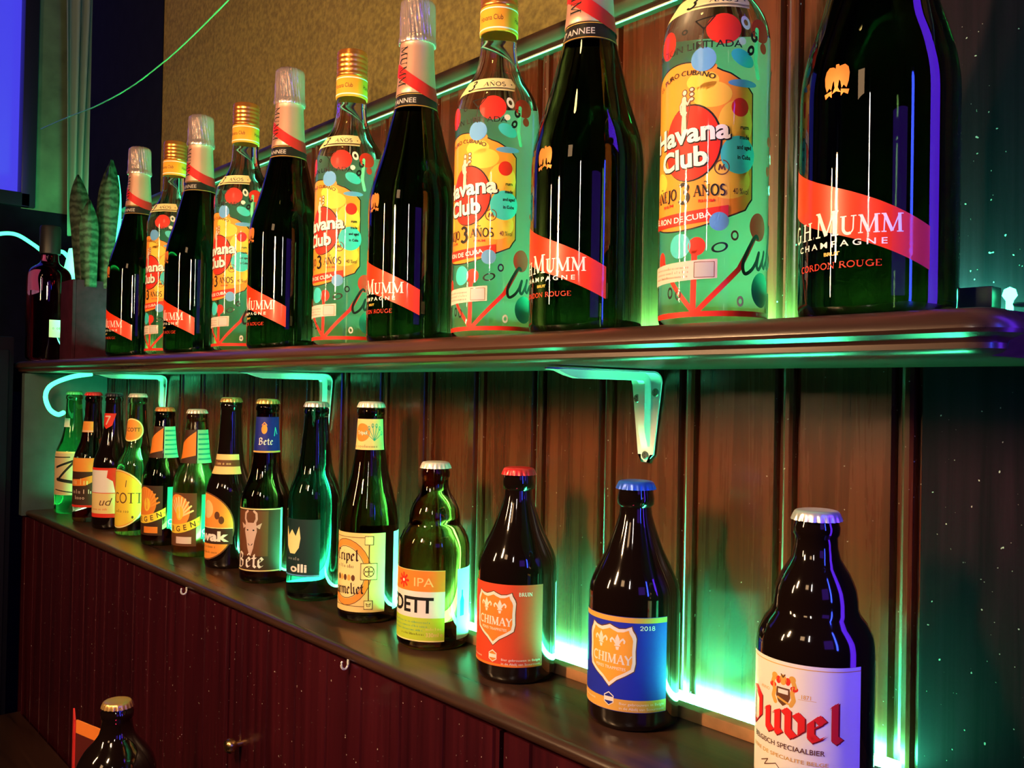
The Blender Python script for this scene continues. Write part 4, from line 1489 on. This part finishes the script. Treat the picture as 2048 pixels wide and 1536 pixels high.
mspots = [(-0.2443, -0.0964, 'largest black champagne bottle, at the right end of the upper shelf'),
          (-0.4694, -0.0972, 'black champagne bottle with red sash, second from the right end of the upper shelf'),
          (-0.6900, -0.0999, 'black champagne bottle with whole silver cap just below the photo top, third from the right'),
          (-0.9388, -0.1010, 'black champagne bottle fourth from the right, between two rum bottles'),
          (-1.1831, -0.1043, 'black champagne bottle second from the plant end of the upper shelf'),
          (-1.4083, -0.1076, 'farthest black champagne bottle, next to the dark planter')]
for i, (x, y, lab) in enumerate(mspots):
    o = proto if i == 0 else copy_tree(proto)
    o.location = (x, y, 0)
    o['label'] = lab
    o['group'] = 'champagne bottles on the upper shelf'

# ------------------------------------------------------------------ rum bottles
HPROF = smooth_profile([(z, r * 1.03) for z, r in [(0.003, 0.013), (0.0, 0.024), (0.0, 0.0300), (0.0015, 0.0325), (0.005, 0.0336), (0.009, 0.0338), (0.180, 0.0338), (0.190, 0.0330), (0.2005, 0.0303), (0.2115, 0.0238), (0.2215, 0.0187), (0.235, 0.0155), (0.248, 0.0147), (0.252, 0.0147), (0.2535, 0.0140), (0.290, 0.0130)]])
HR = radius_of(HPROF)
H_ME = lathe('bottle_glass', HPROF, 112)
rum = thing('rum_bottle', 'x', 'bottle', (0, 0, 0), RAD(3))
obj('bottle_glass', H_ME, G_CLEAR, rum)
ridges = [(0.2749, 0.0142)]
for k in range(5):
    zz = 0.2754 + 0.0048 * k
    ridges += [(zz, 0.0151), (zz + 0.0012, 0.0157), (zz + 0.0030, 0.0157), (zz + 0.0042, 0.0151)]
ridges += [(0.3004, 0.0154), (0.3019, 0.0147), (0.3024, 0.0123), (0.3024, 0)]
obj('screw_cap', lathe('screw_cap', ridges, 96, False), COPPER, rum, 'copper coloured screw cap')
CR = lambda z: 0.0161 - 0.0003 * (z - 0.2544) / 0.02
obj('cap_band', lathe('cap_band', [(0.2532, 0.0150), (0.2534, 0.0160), (0.2544, 0.0161), (0.2744, 0.0158), (0.2750, 0.0154), (0.2750, 0.013)], 96, False), YBAND, rum, 'yellow neck band')
dc = Decal(0.0160, CR)
for th in (0, 120, 240):
    dc.text('Havana Club', dc.d(th + 20), 0.2622, 0.0062, BROWN, width=dc.d(78), bold=0.01)
dc.rect(-dc.d(180), dc.d(180), 0.2552, 0.2564, WHITE)
dc.rect(-dc.d(180), dc.d(180), 0.2719, 0.2729, WHITE)
dc.build('band_lettering', rum)
dc = Decal(0.0270, HR)
dc.poly([(dc.d(-70), 0.1985), (dc.d(72), 0.1985), (dc.d(76), 0.2045), (dc.d(72), 0.2105), (dc.d(-70), 0.2105)], PALEY)
dc.up()
dc.serif('3', dc.d(2), 0.2003, 0.0088, BLACK, weight=1.0, slant=0.2)
dc.serif('A~OS', dc.d(42), 0.2025, 0.0042, BLACK, width=dc.d(36), weight=0.9)
dc.ell(dc.d(69), 0.2045, 0.0006, 0.0006, BLACK, n=8)
dc.build('shoulder_label', rum, 'pale yellow shoulder label')

dc = Decal(0.0338, HR)
d = dc.d
def gloss(M):
    g = M.copy()
    g.name = 'glossy_' + M.name
    b = g.node_tree.nodes['Principled BSDF']
    b.inputs['Coat Weight'].default_value = 0.5
    b.inputs['Coat Roughness'].default_value = 0.05
    return g


RED, BLACK, CYAN, SKY, TEALI, MINT, BROWN, LORANGE = [gloss(M) for M in (RED, BLACK, CYAN, SKY, TEALI, MINT, BROWN, LORANGE)]
# panel: shaped outline
pan = [(d(-66), 0.068)] + [(d(-66), 0.152)] + [(d(-60 + 100 * k / 16), 0.1500 + 0.0150 * cos(RAD(-75 + 142 * k / 16)) ** 0.8) for k in range(17)] + [(d(48), 0.1555), (d(64), 0.1500), (d(73), 0.1440), (d(74), 0.0790), (d(70), 0.0760), (d(66), 0.0720), (d(60), 0.0705), (d(50), 0.0680)] + [(d(45 - 100 * k / 12), 0.0600 + 0.0070 * (abs(k - 6) / 6.0) ** 2) for k in range(13)]
dc.poly([(u * 1.02, 0.112 + (v - 0.112) * 1.018) for u, v in pan], BLACK)
dc.up()
PAN = gloss(ink('rum_panel', (0.95, 0.33, 0.035)))
PANY = gloss(ink('rum_panel_yellow', (0.97, 0.60, 0.07)))
dc.poly(pan, PAN)
dc.up()
for (th, z, a, b) in ((30, 0.143, 0.012, 0.008), (55, 0.125, 0.011, 0.014), (48, 0.090, 0.014, 0.012), (-40, 0.092, 0.010, 0.008), (62, 0.106, 0.006, 0.018), (20, 0.152, 0.010, 0.006)):
    dc.ell(d(th), z, a, b, PANY)
dc.ell(d(28), 0.160, 0.004, 0.003, LORANGE)
dc.up()
# red medallion with lettering
dc.ell(d(8), 0.1140, 0.0196, 0.0243, BLACK, n=40)
dc.up()
dc.ell(d(7), 0.1140, 0.0190, 0.0234, RED, n=40)
dc.ell(d(58), 0.1055, 0.0110, 0.0118, CYAN)
dc.ell(d(59), 0.1350, 0.0055, 0.0058, RED)
dc.ell(d(62), 0.1500, 0.0095, 0.0024, SKY)
dc.ell(d(41), 0.0975, 0.0046, 0.0048, BROWN, inner=0.85)
dc.stroke([(d(38), 0.096), (d(39), 0.099), (d(41), 0.0965), (d(43), 0.099), (d(44), 0.096)], 0.0010, BROWN)
dc.up()
# little statue figure on the medallion
FIG = [([(-0.6, 0.131), (-0.9, 0.124), (-0.7, 0.1165)], 0.0017), ([(0.3, 0.131), (0.5, 0.124), (0.1, 0.1165)], 0.0017),
       ([(-0.2, 0.1425), (-0.4, 0.137), (-0.1, 0.132)], 0.0032), ([(-0.6, 0.1415), (-2.3, 0.1385), (-2.0, 0.1345), (-0.8, 0.1335)], 0.0011),
       ([(0.3, 0.1415), (1.6, 0.1385), (2.8, 0.1415)], 0.0011), ([(-1.6, 0.1335), (0, 0.1318), (1.0, 0.1335)], 0.0014)]
for pts, w in FIG:
    dc.stroke([(d(1) + a * 0.0013, z) for a, z in pts], w + 0.0009, BROWN)
dc.ell(d(1), 0.1462, 0.0019, 0.0022, BROWN)
dc.stroke([(d(1) + 0.0050, 0.1480), (d(1) + 0.0008, 0.1165)], 0.0007, BROWN)
for zz in (0.1475, 0.1445, 0.1415):
    dc.ell(d(1) + 0.0048, zz, 0.0019, 0.0016, BROWN, n=12)
dc.up()
for pts, w in FIG:
    dc.stroke([(d(1) + a * 0.0013, z) for a, z in pts], w, PINK)
dc.ell(d(1), 0.1462, 0.0013, 0.0016, PINK)
for zz in (0.1475, 0.1445, 0.1415):
    dc.ell(d(1) + 0.0048, zz, 0.0012, 0.0010, PINK, n=12)
dc.up()
dc.text('Havana', d(2) + 0.0004, 0.1142, 0.0172, BLACK, bold=0.055, width=d(96), rot=0.04)
dc.text('Club', d(-2) + 0.0004, 0.0986, 0.0172, BLACK, bold=0.055, width=d(60), rot=0.04)
dc.up()
dc.text('Havana', d(2), 0.1147, 0.0172, INKW, bold=0.032, width=d(94), rot=0.04)
dc.text('Club', d(-2), 0.0991, 0.0172, INKW, bold=0.032, width=d(58), rot=0.04)
for j, wd in enumerate(('rum', 'made', 'and aged', 'in Cuba')):
    dc.text(wd, d(64), 0.1215 - 0.0062 * j, 0.0036, BLACK, bold=0.03, width=d(5 + 1.4 * len(wd)))
dc.serif('3', d(2), 0.0770, 0.0122, BLACK, weight=1.15)
dc.serif('A~OS', d(29), 0.0800, 0.0072, BLACK, width=d(33), weight=1.0)
dc.serif('A~EJO', d(-26), 0.0795, 0.0072, BLACK, width=d(38), weight=1.0)
dc.text('RHUM', d(26), 0.0762, 0.0026, RED, bold=0.02, width=d(16))
dc.text('RHUM', d(-20), 0.0755, 0.0026, RED, bold=0.02, width=d(16))
dc.text('40 %vol', d(61), 0.0812, 0.0052, BROWN, bold=0.01, width=d(17))
dc.text('EL PURO CUBANO', d(-3), 0.1570, 0.0044, BLACK, width=d(72), bold=0.01, arc=0.045)
ban = [(d(-60 + 108 * k / 14), 0.0668 + 0.0030 * ((k - 5.5) / 8.0) ** 2) for k in range(15)]
dc.poly([(u, v - 0.0040) for u, v in ban] + [(u, v + 0.0040) for u, v in ban[::-1]], RED)
dc.up()
dc.text('EL RON DE CUBA', d(-8), 0.0650, 0.0050, INKW, bold=0.015, width=d(80), arc=-0.12)
# art around: dots, rings, glass drawing, branches, script
dc.text('EDICION LIMITADA', d(4), 0.1720, 0.0062, BLACK, width=d(112), bold=0.01)
dc.stroke([(d(12), 0.190), (d(32), 0.192), (d(21), 0.184), (d(12), 0.190)], 0.0008, BLACK)
dc.stroke([(d(21), 0.185), (d(19), 0.1765)], 0.0008, BLACK)
dc.stroke([(d(14), 0.1765), (d(25), 0.1762)], 0.0008, BLACK)
dc.ell(d(41), 0.1837, 0.0105, 0.0098, RED)
dc.ell(d(84), 0.1850, 0.0080, 0.0075, RED)
dc.ell(d(-24), 0.1800, 0.0075, 0.0090, RED)
dc.ell(d(88), 0.1745, 0.0032, 0.0034, RED)
dc.ell(d(21), 0.1652, 0.0076, 0.0076, SKY)
dc.ell(d(61), 0.1655, 0.0080, 0.0048, CYAN, rot=-0.5)
dc.ell(d(39), 0.0640, 0.0058, 0.0058, SKY)
dc.ell(d(-2), 0.0500, 0.0075, 0.0078, CYAN)
dc.ell(d(90), 0.0230, 0.0088, 0.0110, TEALI)
dc.ell(d(112), 0.0150, 0.0050, 0.0075, BROWN)
dc.ell(d(64), 0.1880, 0.0030, 0.0045, WHITE, inner=0.45, rot=0.3)
dc.ell(d(74), 0.1800, 0.0026, 0.0036, BLACK, inner=0.4)
dc.ell(d(70), 0.1710, 0.0024, 0.0034, BLACK, inner=0.4, rot=-0.4)
dc.ell(d(60), 0.1760, 0.0024, 0.0024, WHITE)
dc.ell(d(0), 0.1845, 0.0022, 0.0018, BLACK, inner=0.5)
dc.ell(d(55), 0.0555, 0.0024, 0.0032, BLACK, inner=0.6)
dc.ell(d(40), 0.0480, 0.0050, 0.0030, BLACK, inner=0.7, rot=0.3)
dc.ell(d(62), 0.0150, 0.0022, 0.0034, WHITE, inner=0.5)
dc.stroke([(d(78), 0.1850), (d(76), 0.1650), (d(80), 0.1550)], 0.0030, MINT)
dc.ell(d(120), 0.1420, 0.0110, 0.0250, BLACK, inner=0.93)
for k, (a, zz) in enumerate(((104, 0.118), (112, 0.108), (102, 0.099), (110, 0.088))):
    dc.ell(d(a), zz, 0.0026, 0.0032, WHITE if k % 2 else RED, inner=0.5 if k % 2 else 0.0)
# red branches rising from the foot
dc.stroke([(d(17), 0.0078), (d(60), 0.0350), (d(84), 0.0610)], 0.0032, RED)
dc.stroke([(d(15), 0.0078), (d(-8), 0.0250), (d(-30), 0.0440)], 0.0030, RED)
dc.stroke([(d(14), 0.0078), (d(15), 0.0480)], 0.0036, RED)
dc.stroke([(d(-40), 0.0062), (d(12), 0.0070), (d(130), 0.0080)], 0.0034, RED)
dc.ell(d(84), 0.0620, 0.0072, 0.0088, RED)
dc.ell(d(17), 0.0490, 0.0054, 0.0058, RED)
dc.ell(d(-30), 0.0420, 0.0040, 0.0060, RED)
dc.ell(d(-14), 0.0210, 0.0022, 0.0038, BLACK, inner=0.6)
dc.ell(d(-3), 0.0195, 0.0022, 0.0036, BLACK, inner=0.6)
dc.up()
for st in SCRIPT_CUBA:
    pp = curve_pts([(x, y, 0) for x, y in st], 5)
    dc.stroke([(d(60) + p.x * 0.0195 + p.y * 0.002, 0.0310 + p.y * 0.0225 + p.x * 0.004) for p in pp], 0.0022, BLACK)
# paper strip
STRIP = ink('tax_strip_paper', (0.72, 0.58, 0.50))
dc.poly([(d(-60), 0.0265), (d(38), 0.0290), (d(38), 0.0410), (d(-60), 0.0385)], STRIP)
dc.up()
for j in range(3):
    dc.scribble(d(-16), 0.0300 + 0.0028 * j, d(52), 0.0019, BROWN, 30 + j)
dc.rect(d(16), d(34), 0.0300, 0.0388, GREY)
dc.box(d(15), d(35), 0.0297, 0.0392, 0.0004, BROWN)
dc.build('printed_label', rum, 'colourful printed label')

FILM = bpy.data.materials.new('frosted_glow_film')  # translucent film, added so the clear bottles glow from the strip behind
FILM.use_nodes = True
nt = FILM.node_tree
tr = nt.nodes.new('ShaderNodeBsdfTranslucent')
tr.inputs[0].default_value = (0.95, 0.97, 0.95, 1)
df = nt.nodes.new('ShaderNodeBsdfDiffuse')
df.inputs[0].default_value = (0.75, 0.8, 0.78, 1)
mx = nt.nodes.new('ShaderNodeMixShader')
mx.inputs[0].default_value = 0.05
nt.links.new(tr.outputs[0], mx.inputs[1])
nt.links.new(df.outputs[0], mx.inputs[2])
tp = nt.nodes.new('ShaderNodeBsdfTransparent')
mx2 = nt.nodes.new('ShaderNodeMixShader')
mx2.inputs[0].default_value = 0.25
nt.links.new(mx.outputs[0], mx2.inputs[1])
nt.links.new(tp.outputs[0], mx2.inputs[2])
nt.links.new(mx2.outputs[0], nt.nodes['Material Output'].inputs[0])
dc = Decal(0.0338, HR)
dc.rect(dc.d(128), dc.d(262), 0.010, 0.196, FILM)
dc.build('back_glow_film', rum, 'frosted film added on the back to glow in the green light')

hspots = [(-0.3561, -0.0953, 'largest clear rum bottle, with dotted orange label, between the two biggest champagne bottles'),
          (-0.5745, -0.0979, 'clear rum bottle with dotted orange label, second from the right'),
          (-0.8046, -0.1003, 'clear rum bottle with dotted orange label, middle one of five'),
          (-1.0440, -0.1046, 'clear rum bottle with dotted orange label, second from the plant end'),
          (-1.2761, -0.1034, 'smallest looking clear rum bottle, nearest the planter end')]
for i, (x, y, lab) in enumerate(hspots):
    o = rum if i == 0 else copy_tree(rum)
    o.location = (x, y, 0)
    o['label'] = lab
    o['group'] = 'rum bottles on the upper shelf'

# ------------------------------------------------------------------ left end of the upper shelf: planter, snake plant, red liqueur bottle
pl = thing('planter', 'dark maroon wooden planter box at the left end of the upper shelf', 'planter', (-1.722, -0.0835, 0))
PLM = mat('maroon_box_paint', (0.035, 0.006, 0.014), 0.8, spec=0.08, noise=0.3, nscale=60)
bm = bmesh.new()
x0, x1, y0, y1, hh, w = -0.024, 0.048, -0.043, 0.043, 0.140, 0.006
add_box(bm, x0, x1, y0, y0 + w, 0, hh, 0.0015)
add_box(bm, x0, x1, y1 - w, y1, 0, hh, 0.0015)
add_box(bm, x0, x0 + w, y0 + w, y1 - w, 0, hh, 0.0015)
add_box(bm, x1 - w, x1, y0 + w, y1 - w, 0, hh, 0.0015)
add_box(bm, x0 + w, x1 - w, y0 + w, y1 - w, 0, 0.01)
obj('planter_box', finish(bm, 'planter_box'), PLM, pl)
obj('soil', box_mesh('soil', x0 + w, x1 - w, y0 + w, y1 - w, 0.09, 0.128), mat('soil', (0.03, 0.02, 0.012), 0.95, bump=1.0, bscale=150), pl)


def leafmat():
    M = bpy.data.materials.new('snake_plant_leaf')
    M.use_nodes = True
    N, L = M.node_tree.nodes, M.node_tree.links
    b = N['Principled BSDF']
    tc = N.new('ShaderNodeTexCoord')
    w = N.new('ShaderNodeTexWave')
    w.bands_direction = 'Z'
    w.inputs['Scale'].default_value = 22
    w.inputs['Distortion'].default_value = 6
    w.inputs['Detail'].default_value = 3
    w.inputs['Detail Scale'].default_value = 3
    L.new(tc.outputs['Object'], w.inputs['Vector'])
    r = N.new('ShaderNodeValToRGB')
    r.color_ramp.elements[0].color = (0.005, 0.013, 0.006, 1)
    r.color_ramp.elements[1].color = (0.035, 0.055, 0.035, 1)
    L.new(w.outputs['Fac'], r.inputs[0])
    L.new(r.outputs[0], b.inputs['Base Color'])
    b.inputs['Roughness'].default_value = 0.45
    b.inputs['Specular IOR Level'].default_value = 0.2
    return M


LEAF = leafmat()
random.seed(4)
plant = thing('snake_plant', 'dark banded snake plant standing in the maroon planter', 'plant', (-1.702, -0.0835, 0.1281))
for (px, py, hgt, wid, lean, ly, rot) in ((-0.016, -0.015, 0.160, 0.034, -0.022, 0.0, 0.5), (-0.004, 0.010, 0.235, 0.036, 0.010, 0.012, 0.7), (0.006, -0.022, 0.205, 0.034, -0.030, -0.004, 0.8),
                                          (0.024, 0.006, 0.215, 0.030, 0.014, 0.004, 0.6), (0.030, -0.020, 0.150, 0.028, 0.010, -0.004, 0.9)):
    bm = bmesh.new()
    rows = []
    K = 16
    for k in range(K + 1):
        t_ = k / K
        wv = wid * 0.5 * (0.75 + 0.45 * t_ - 0.2 * t_ * t_) * (1 - max(0, (t_ - 0.62) / 0.38) ** 2.2) + 0.0006
        cx_, cy_ = px + lean * t_ ** 1.3, py + ly * t_
        row = []
        for s, dep in ((-1, 0.004), (-0.5, 0.0), (0, -0.003), (0.5, 0.0), (1, 0.004)):
            twist = rot + 0.5 * t_
            row.append((cx_ + s * wv * cos(twist) - dep * sin(twist), cy_ + s * wv * sin(twist) + dep * cos(twist), hgt * t_))
        rows.append(row)
    front = [[bm.verts.new(p) for p in row] for row in rows]
    back = [[bm.verts.new((p[0], p[1] + 0.003, p[2])) for p in row] for row in rows]
    for A, B in zip(front, front[1:]):
        for i in range(4):
            bm.faces.new((A[i], A[i + 1], B[i + 1], B[i]))
    for A, B in zip(back, back[1:]):
        for i in range(4):
            bm.faces.new((A[i + 1], A[i], B[i], B[i + 1]))
    for k in range(K):
        bm.faces.new((front[k][0], front[k + 1][0], back[k + 1][0], back[k][0]))
        bm.faces.new((front[k + 1][4], front[k][4], back[k][4], back[k + 1][4]))
    bm.faces.new(front[0][::-1] + back[0])
    bm.faces.new(front[-1] + back[-1][::-1])
    obj('leaf', finish(bm, 'leaf', True, 60), LEAF, plant)

lq = thing('liqueur_bottle', 'crimson glass liqueur bottle with black stopper beside the planter', 'bottle', (-1.882, -0.112, 0), RAD(20))
LPROF = smooth_profile([(0.002, 0.018), (0.0, 0.030), (0.002, 0.036), (0.008, 0.0385), (0.150, 0.0390), (0.168, 0.0375), (0.178, 0.031), (0.184, 0.022), (0.190, 0.0165), (0.200, 0.0150), (0.218, 0.0150)])
obj('bottle_glass', lathe('bottle_glass', LPROF, 80), glass('crimson', (0.62, 0.015, 0.06)), lq)
obj('stopper', lathe('stopper', [(0.205, 0.0152), (0.206, 0.0185), (0.255, 0.0185), (0.259, 0.0170), (0.260, 0)], 48, False), BLACKP, lq, 'black stopper')
LR = radius_of(LPROF)
dc = Decal(0.039, LR)
dc.rect(dc.d(-75), dc.d(-52), 0.050, 0.105, PINK)
dc.up()
dc.ell(dc.d(-63), 0.080, 0.004, 0.008, CAPD)
dc.build('side_label', lq)
dc = Decal(0.039, LR)
dc.rect(dc.d(58), dc.d(100), 0.045, 0.078, PINK)
dc.up()
dc.scribble(dc.d(78), 0.060, 0.016, 0.007, BROWN, 3)
dc.build('front_label', lq)

# green rope lights
def ray(px, py, dist):
    v = RIGHT * ((px - 1024) / 1800.0) + UPV * (-(py - 768) / 1800.0) + FWD
    return CAM + v * dist


ro = obj('rope_light', tube('rope_light', curve_pts([ray(-30, 475, 2.05), ray(5, 467, 2.06), ray(35, 470, 2.08), ray(68, 490, 2.10), ray(100, 512, 2.1), ray(126, 504, 2.1), ray(150, 540, 2.1), ray(158, 580, 2.1)], 8), 0.0045, 10), ROPE)
tag(ro, 'green glowing rope light arching behind the crimson bottle', 'light')
ro2 = obj('rope_light', tube('rope_light', curve_pts([ray(233, 352, 1.72), ray(238, 400, 1.715), ray(236, 470, 1.71), ray(229, 530, 1.705), ray(221, 583, 1.70)], 8), 0.0042, 10), ROPE)
tag(ro2, 'green glowing rope light hanging upright beside the snake plant', 'light')
loop = [(-1.700, -0.085, -0.0235), (-1.735, -0.11, -0.030), (-1.80, -0.125, -0.045), (-1.825, -0.128, -0.065), (-1.81, -0.125, -0.088), (-1.775, -0.12, -0.098), (-1.745, -0.118, -0.094)]
ro3 = obj('rope_light', tube('rope_light', curve_pts(loop, 8), 0.0042, 10), ROPE)
tag(ro3, 'green glowing rope light looping under the upper shelf at the left end', 'light')

# table lamp glow behind the plant: small conical lamp shade
lampo = thing('shade_lamp', 'small glowing green lamp behind the snake plant', 'lamp', (-1.985, -0.035, 0.0005))
obj('lamp_base', lathe('lamp_base', [(0, 0.03), (0.008, 0.03), (0.012, 0.008), (0.15, 0.006), (0.15, 0)], 32), BLACKP, lampo)
obj('lamp_shade', lathe('lamp_shade', [(0.145, 0.034), (0.235, 0.016), (0.237, 0.0)], 40, False), mat('lit_shade', (0.5, 0.9, 0.7), 0.5, emit=(0.12, 1.0, 0.5), es=1.6), lampo)
struct('wall_ledge', box_mesh('wall_ledge', FX, -1.940, -0.115, -0.0005, -0.06, 0.0, 0.002), NAVY_DARK)

# gathered curtain on the far wall
bm = bmesh.new()
rows = []
K, Wn = 24, 60
for k in range(K + 1):
    t_ = k / K
    z = 1.45 - 1.06 * t_
    half = 0.080 - 0.050 * t_ ** 0.7
    row = []
    for i in range(Wn + 1):
        s = i / Wn * 2 - 1
        yy = 0.205 + s * half - 0.012 * t_
        xx = FX + 0.055 + 0.016 * sin(s * 11 + 0.8 * sin(s * 3) + t_) * (1 - 0.3 * t_)
        row.append(bm.verts.new((xx, yy, z)))
    rows.append(row)
for A, B in zip(rows, rows[1:]):
    for i in range(Wn):
        bm.faces.new((A[i], B[i], B[i + 1], A[i + 1]))
me = finish(bm, 'curtain', True, 80)
cu = obj('curtain', me, mat('curtain_cloth', (0.26, 0.33, 0.28), 0.8))
so = cu.modifiers.new('thick', 'SOLIDIFY')
so.thickness = 0.002
tag(cu, 'gathered pale curtain in green light beside the blue window', 'curtain')

# thin cable sagging across the upper left
def on_wall(px, py, y):
    v = RIGHT * ((px - 1024) / 1800.0) + UPV * (-(py - 768) / 1800.0) + FWD
    return CAM + v * ((y - CAM.y) / v.y)


cab = obj('cable', tube('cable', curve_pts([on_wall(480, -25, -0.03), on_wall(455, 2, -0.03), on_wall(382, 75, -0.03), on_wall(330, 122, -0.028), on_wall(260, 175, -0.026), on_wall(190, 213, -0.025), on_wall(135, 235, -0.02), on_wall(82, 258, -0.015)], 8), 0.0012, 8), mat('green_lit_cable', (0.10, 0.34, 0.12), 0.35))  # green light falling on the cable is put into its colour
tag(cab, 'thin cable sagging across the top left corner', 'cable')

# dark cabinet at the far left
db = thing('speaker_cabinet', 'dark box cabinet at the left edge beyond the shelves', 'cabinet', (-2.00, -0.22, -1.25))
obj('cabinet_body', box_mesh('cabinet_body', -0.25, 0.10, -0.22, 0.055, 0, 1.295, 0.004), mat('blue_black_paint', (0.005, 0.005, 0.012), 0.7, spec=0.1), db)
obj('cabinet_door', box_mesh('cabinet_door', 0.100, 0.106, -0.21, 0.045, 0.30, 1.27, 0.002), mat('blue_black_paint_door', (0.006, 0.006, 0.014), 0.7, spec=0.1), db)

# ------------------------------------------------------------------ counter below with the big dark bottle and a folded card
tag(obj('back_counter', box_mesh('back_counter', -1.885, -0.03, -0.46, -0.1455, -0.715, -0.660, 0.003), SHELFW), 'dark wooden counter below the cupboard front', 'counter')
bg = thing('beer_bottle', 'large black bottle with gold cap standing low in the bottom left corner', 'bottle', (-0.905, -0.286, -0.6595))
BP = smooth_profile([(0.004, 0.012), (0.0, 0.028), (0.002, 0.034), (0.008, 0.0370), (0.236, 0.0372), (0.250, 0.0355), (0.263, 0.0290), (0.273, 0.0205), (0.280, 0.0160), (0.290, 0.0140), (0.294, 0.0138), (0.296, 0.0150), (0.301, 0.0150), (0.303, 0.0132), (0.308, 0.0128)])
obj('bottle_glass', lathe('bottle_glass', BP, 80), G_BLACK, bg)
c = obj('crown_cap', CROWN.copy(), CAPG, bg)
c.location = (0, 0, 0.3052)

card = thing('folded_card', 'red and orange folded menu card behind the gold capped bottle', 'card', (-1.050, -0.282, -0.6595))
CARDR = mat('red_card', (0.75, 0.03, 0.03), 0.5)
CARDO = mat('orange_card', (0.9, 0.25, 0.04), 0.5)
CARDM = mat('maroon_card', (0.10, 0.012, 0.012), 0.5)
bm = bmesh.new()
add_box(bm, 0.0, 0.085, 0.0, 0.0018, 0, 0.250)
for f in bm.faces:
    f.material_index = 0
bmesh.ops.bisect_plane(bm, geom=bm.verts[:] + bm.edges[:] + bm.faces[:], plane_co=(0, 0, 0.236), plane_no=(0, 0, 1))
for f in bm.faces:
    f.material_index = 1 if f.calc_center_median().z > 0.236 else 0
f = obj('card_panel', finish(bm, 'card_panel', False), [CARDM, CARDO], card, 'maroon panel with orange top')
f.rotation_euler = (0, 0, RAD(14))
bm = bmesh.new()
add_box(bm, 0.0, 0.04, 0.0, 0.0018, 0, 0.250)
f = obj('card_panel', finish(bm, 'card_panel', False), CARDR, card, 'red panel')
f.rotation_euler = (0, 0, RAD(166))
f.location = (-0.001, 0.0, 0)


# ------------------------------------------------------------------ lamps of the bar (mirrored in the glass)
def pendant(x, y, z0, z1, r, col, es, lab):
    t = thing('pendant_lamp', lab, 'lamp', (x, y, 0), 0, 'pendant tube lamps of the bar')
    obj('lamp_tube', lathe('lamp_tube', [(z0, r * 0.3), (z0 + r * 0.3, r * 0.85), (z0 + r, r), (z1 - r, r), (z1, r * 0.7)], 20), mat('lit_' + lab.split()[0] + '_tube', (1, 0.8, 0.6), 0.4, emit=col, es=es), t)
    obj('lamp_socket', lathe('lamp_socket', [(z1, r * 0.75), (z1, r * 1.3), (z1 + 0.04, r * 1.3), (z1 + 0.05, r * 0.3), (z1 + 0.05, 0)], 20), BLACKP, t)
    obj('lamp_cord', tube('lamp_cord', [(0, 0, z1 + 0.05), (0, 0, z1 + 0.6), (0, 0, 1.5)], 0.002, 6), BLACKP, t)


pendant(-0.60, -0.70, 0.10, 0.25, 0.014, (1.0, 0.58, 0.27), 640, 'amber glowing slim pendant tube nearest the bottles')
pendant(-1.15, -1.20, 0.10, 0.40, 0.012, (1.0, 0.58, 0.27), 300, 'golden glowing slim pendant tube farther along the bar')
pendant(-0.05, -0.80, 0.14, 0.34, 0.006, (1.0, 0.86, 0.74), 150, 'white glowing slim pendant tube close to the right end')


def neon(x, y, z0, z1, r, col, es, lab):
    t = thing('neon_tube', lab, 'light', (x, y, 0), 0, 'neon tubes right of the shelves')
    obj('glass_tube', lathe('glass_tube', [(z0, r * 0.6), (z0 + r, r), (z1 - r, r), (z1, r * 0.6)], 20), mat('lit_' + lab.split()[0] + '_neon', (0.3, 0.3, 1), 0.4, emit=col, es=es), t)
    for zz in (z0 - 0.02, z1):
        obj('end_cap', lathe('end_cap', [(zz, r * 1.2), (zz + 0.02, r * 1.2), (zz + 0.02, 0)], 20), BLACKP, t)


neon(0.31, 0.085, -0.75, 0.95, 0.085, (0.12, 0.012, 1.0), 10.0, 'violet upright neon tube past the right end of the panelling')
neon(0.25, -0.25, -0.12, 0.32, 0.017, (0.03, 0.07, 1.0), 40.0, 'blue upright neon tube standing out from the panelling')
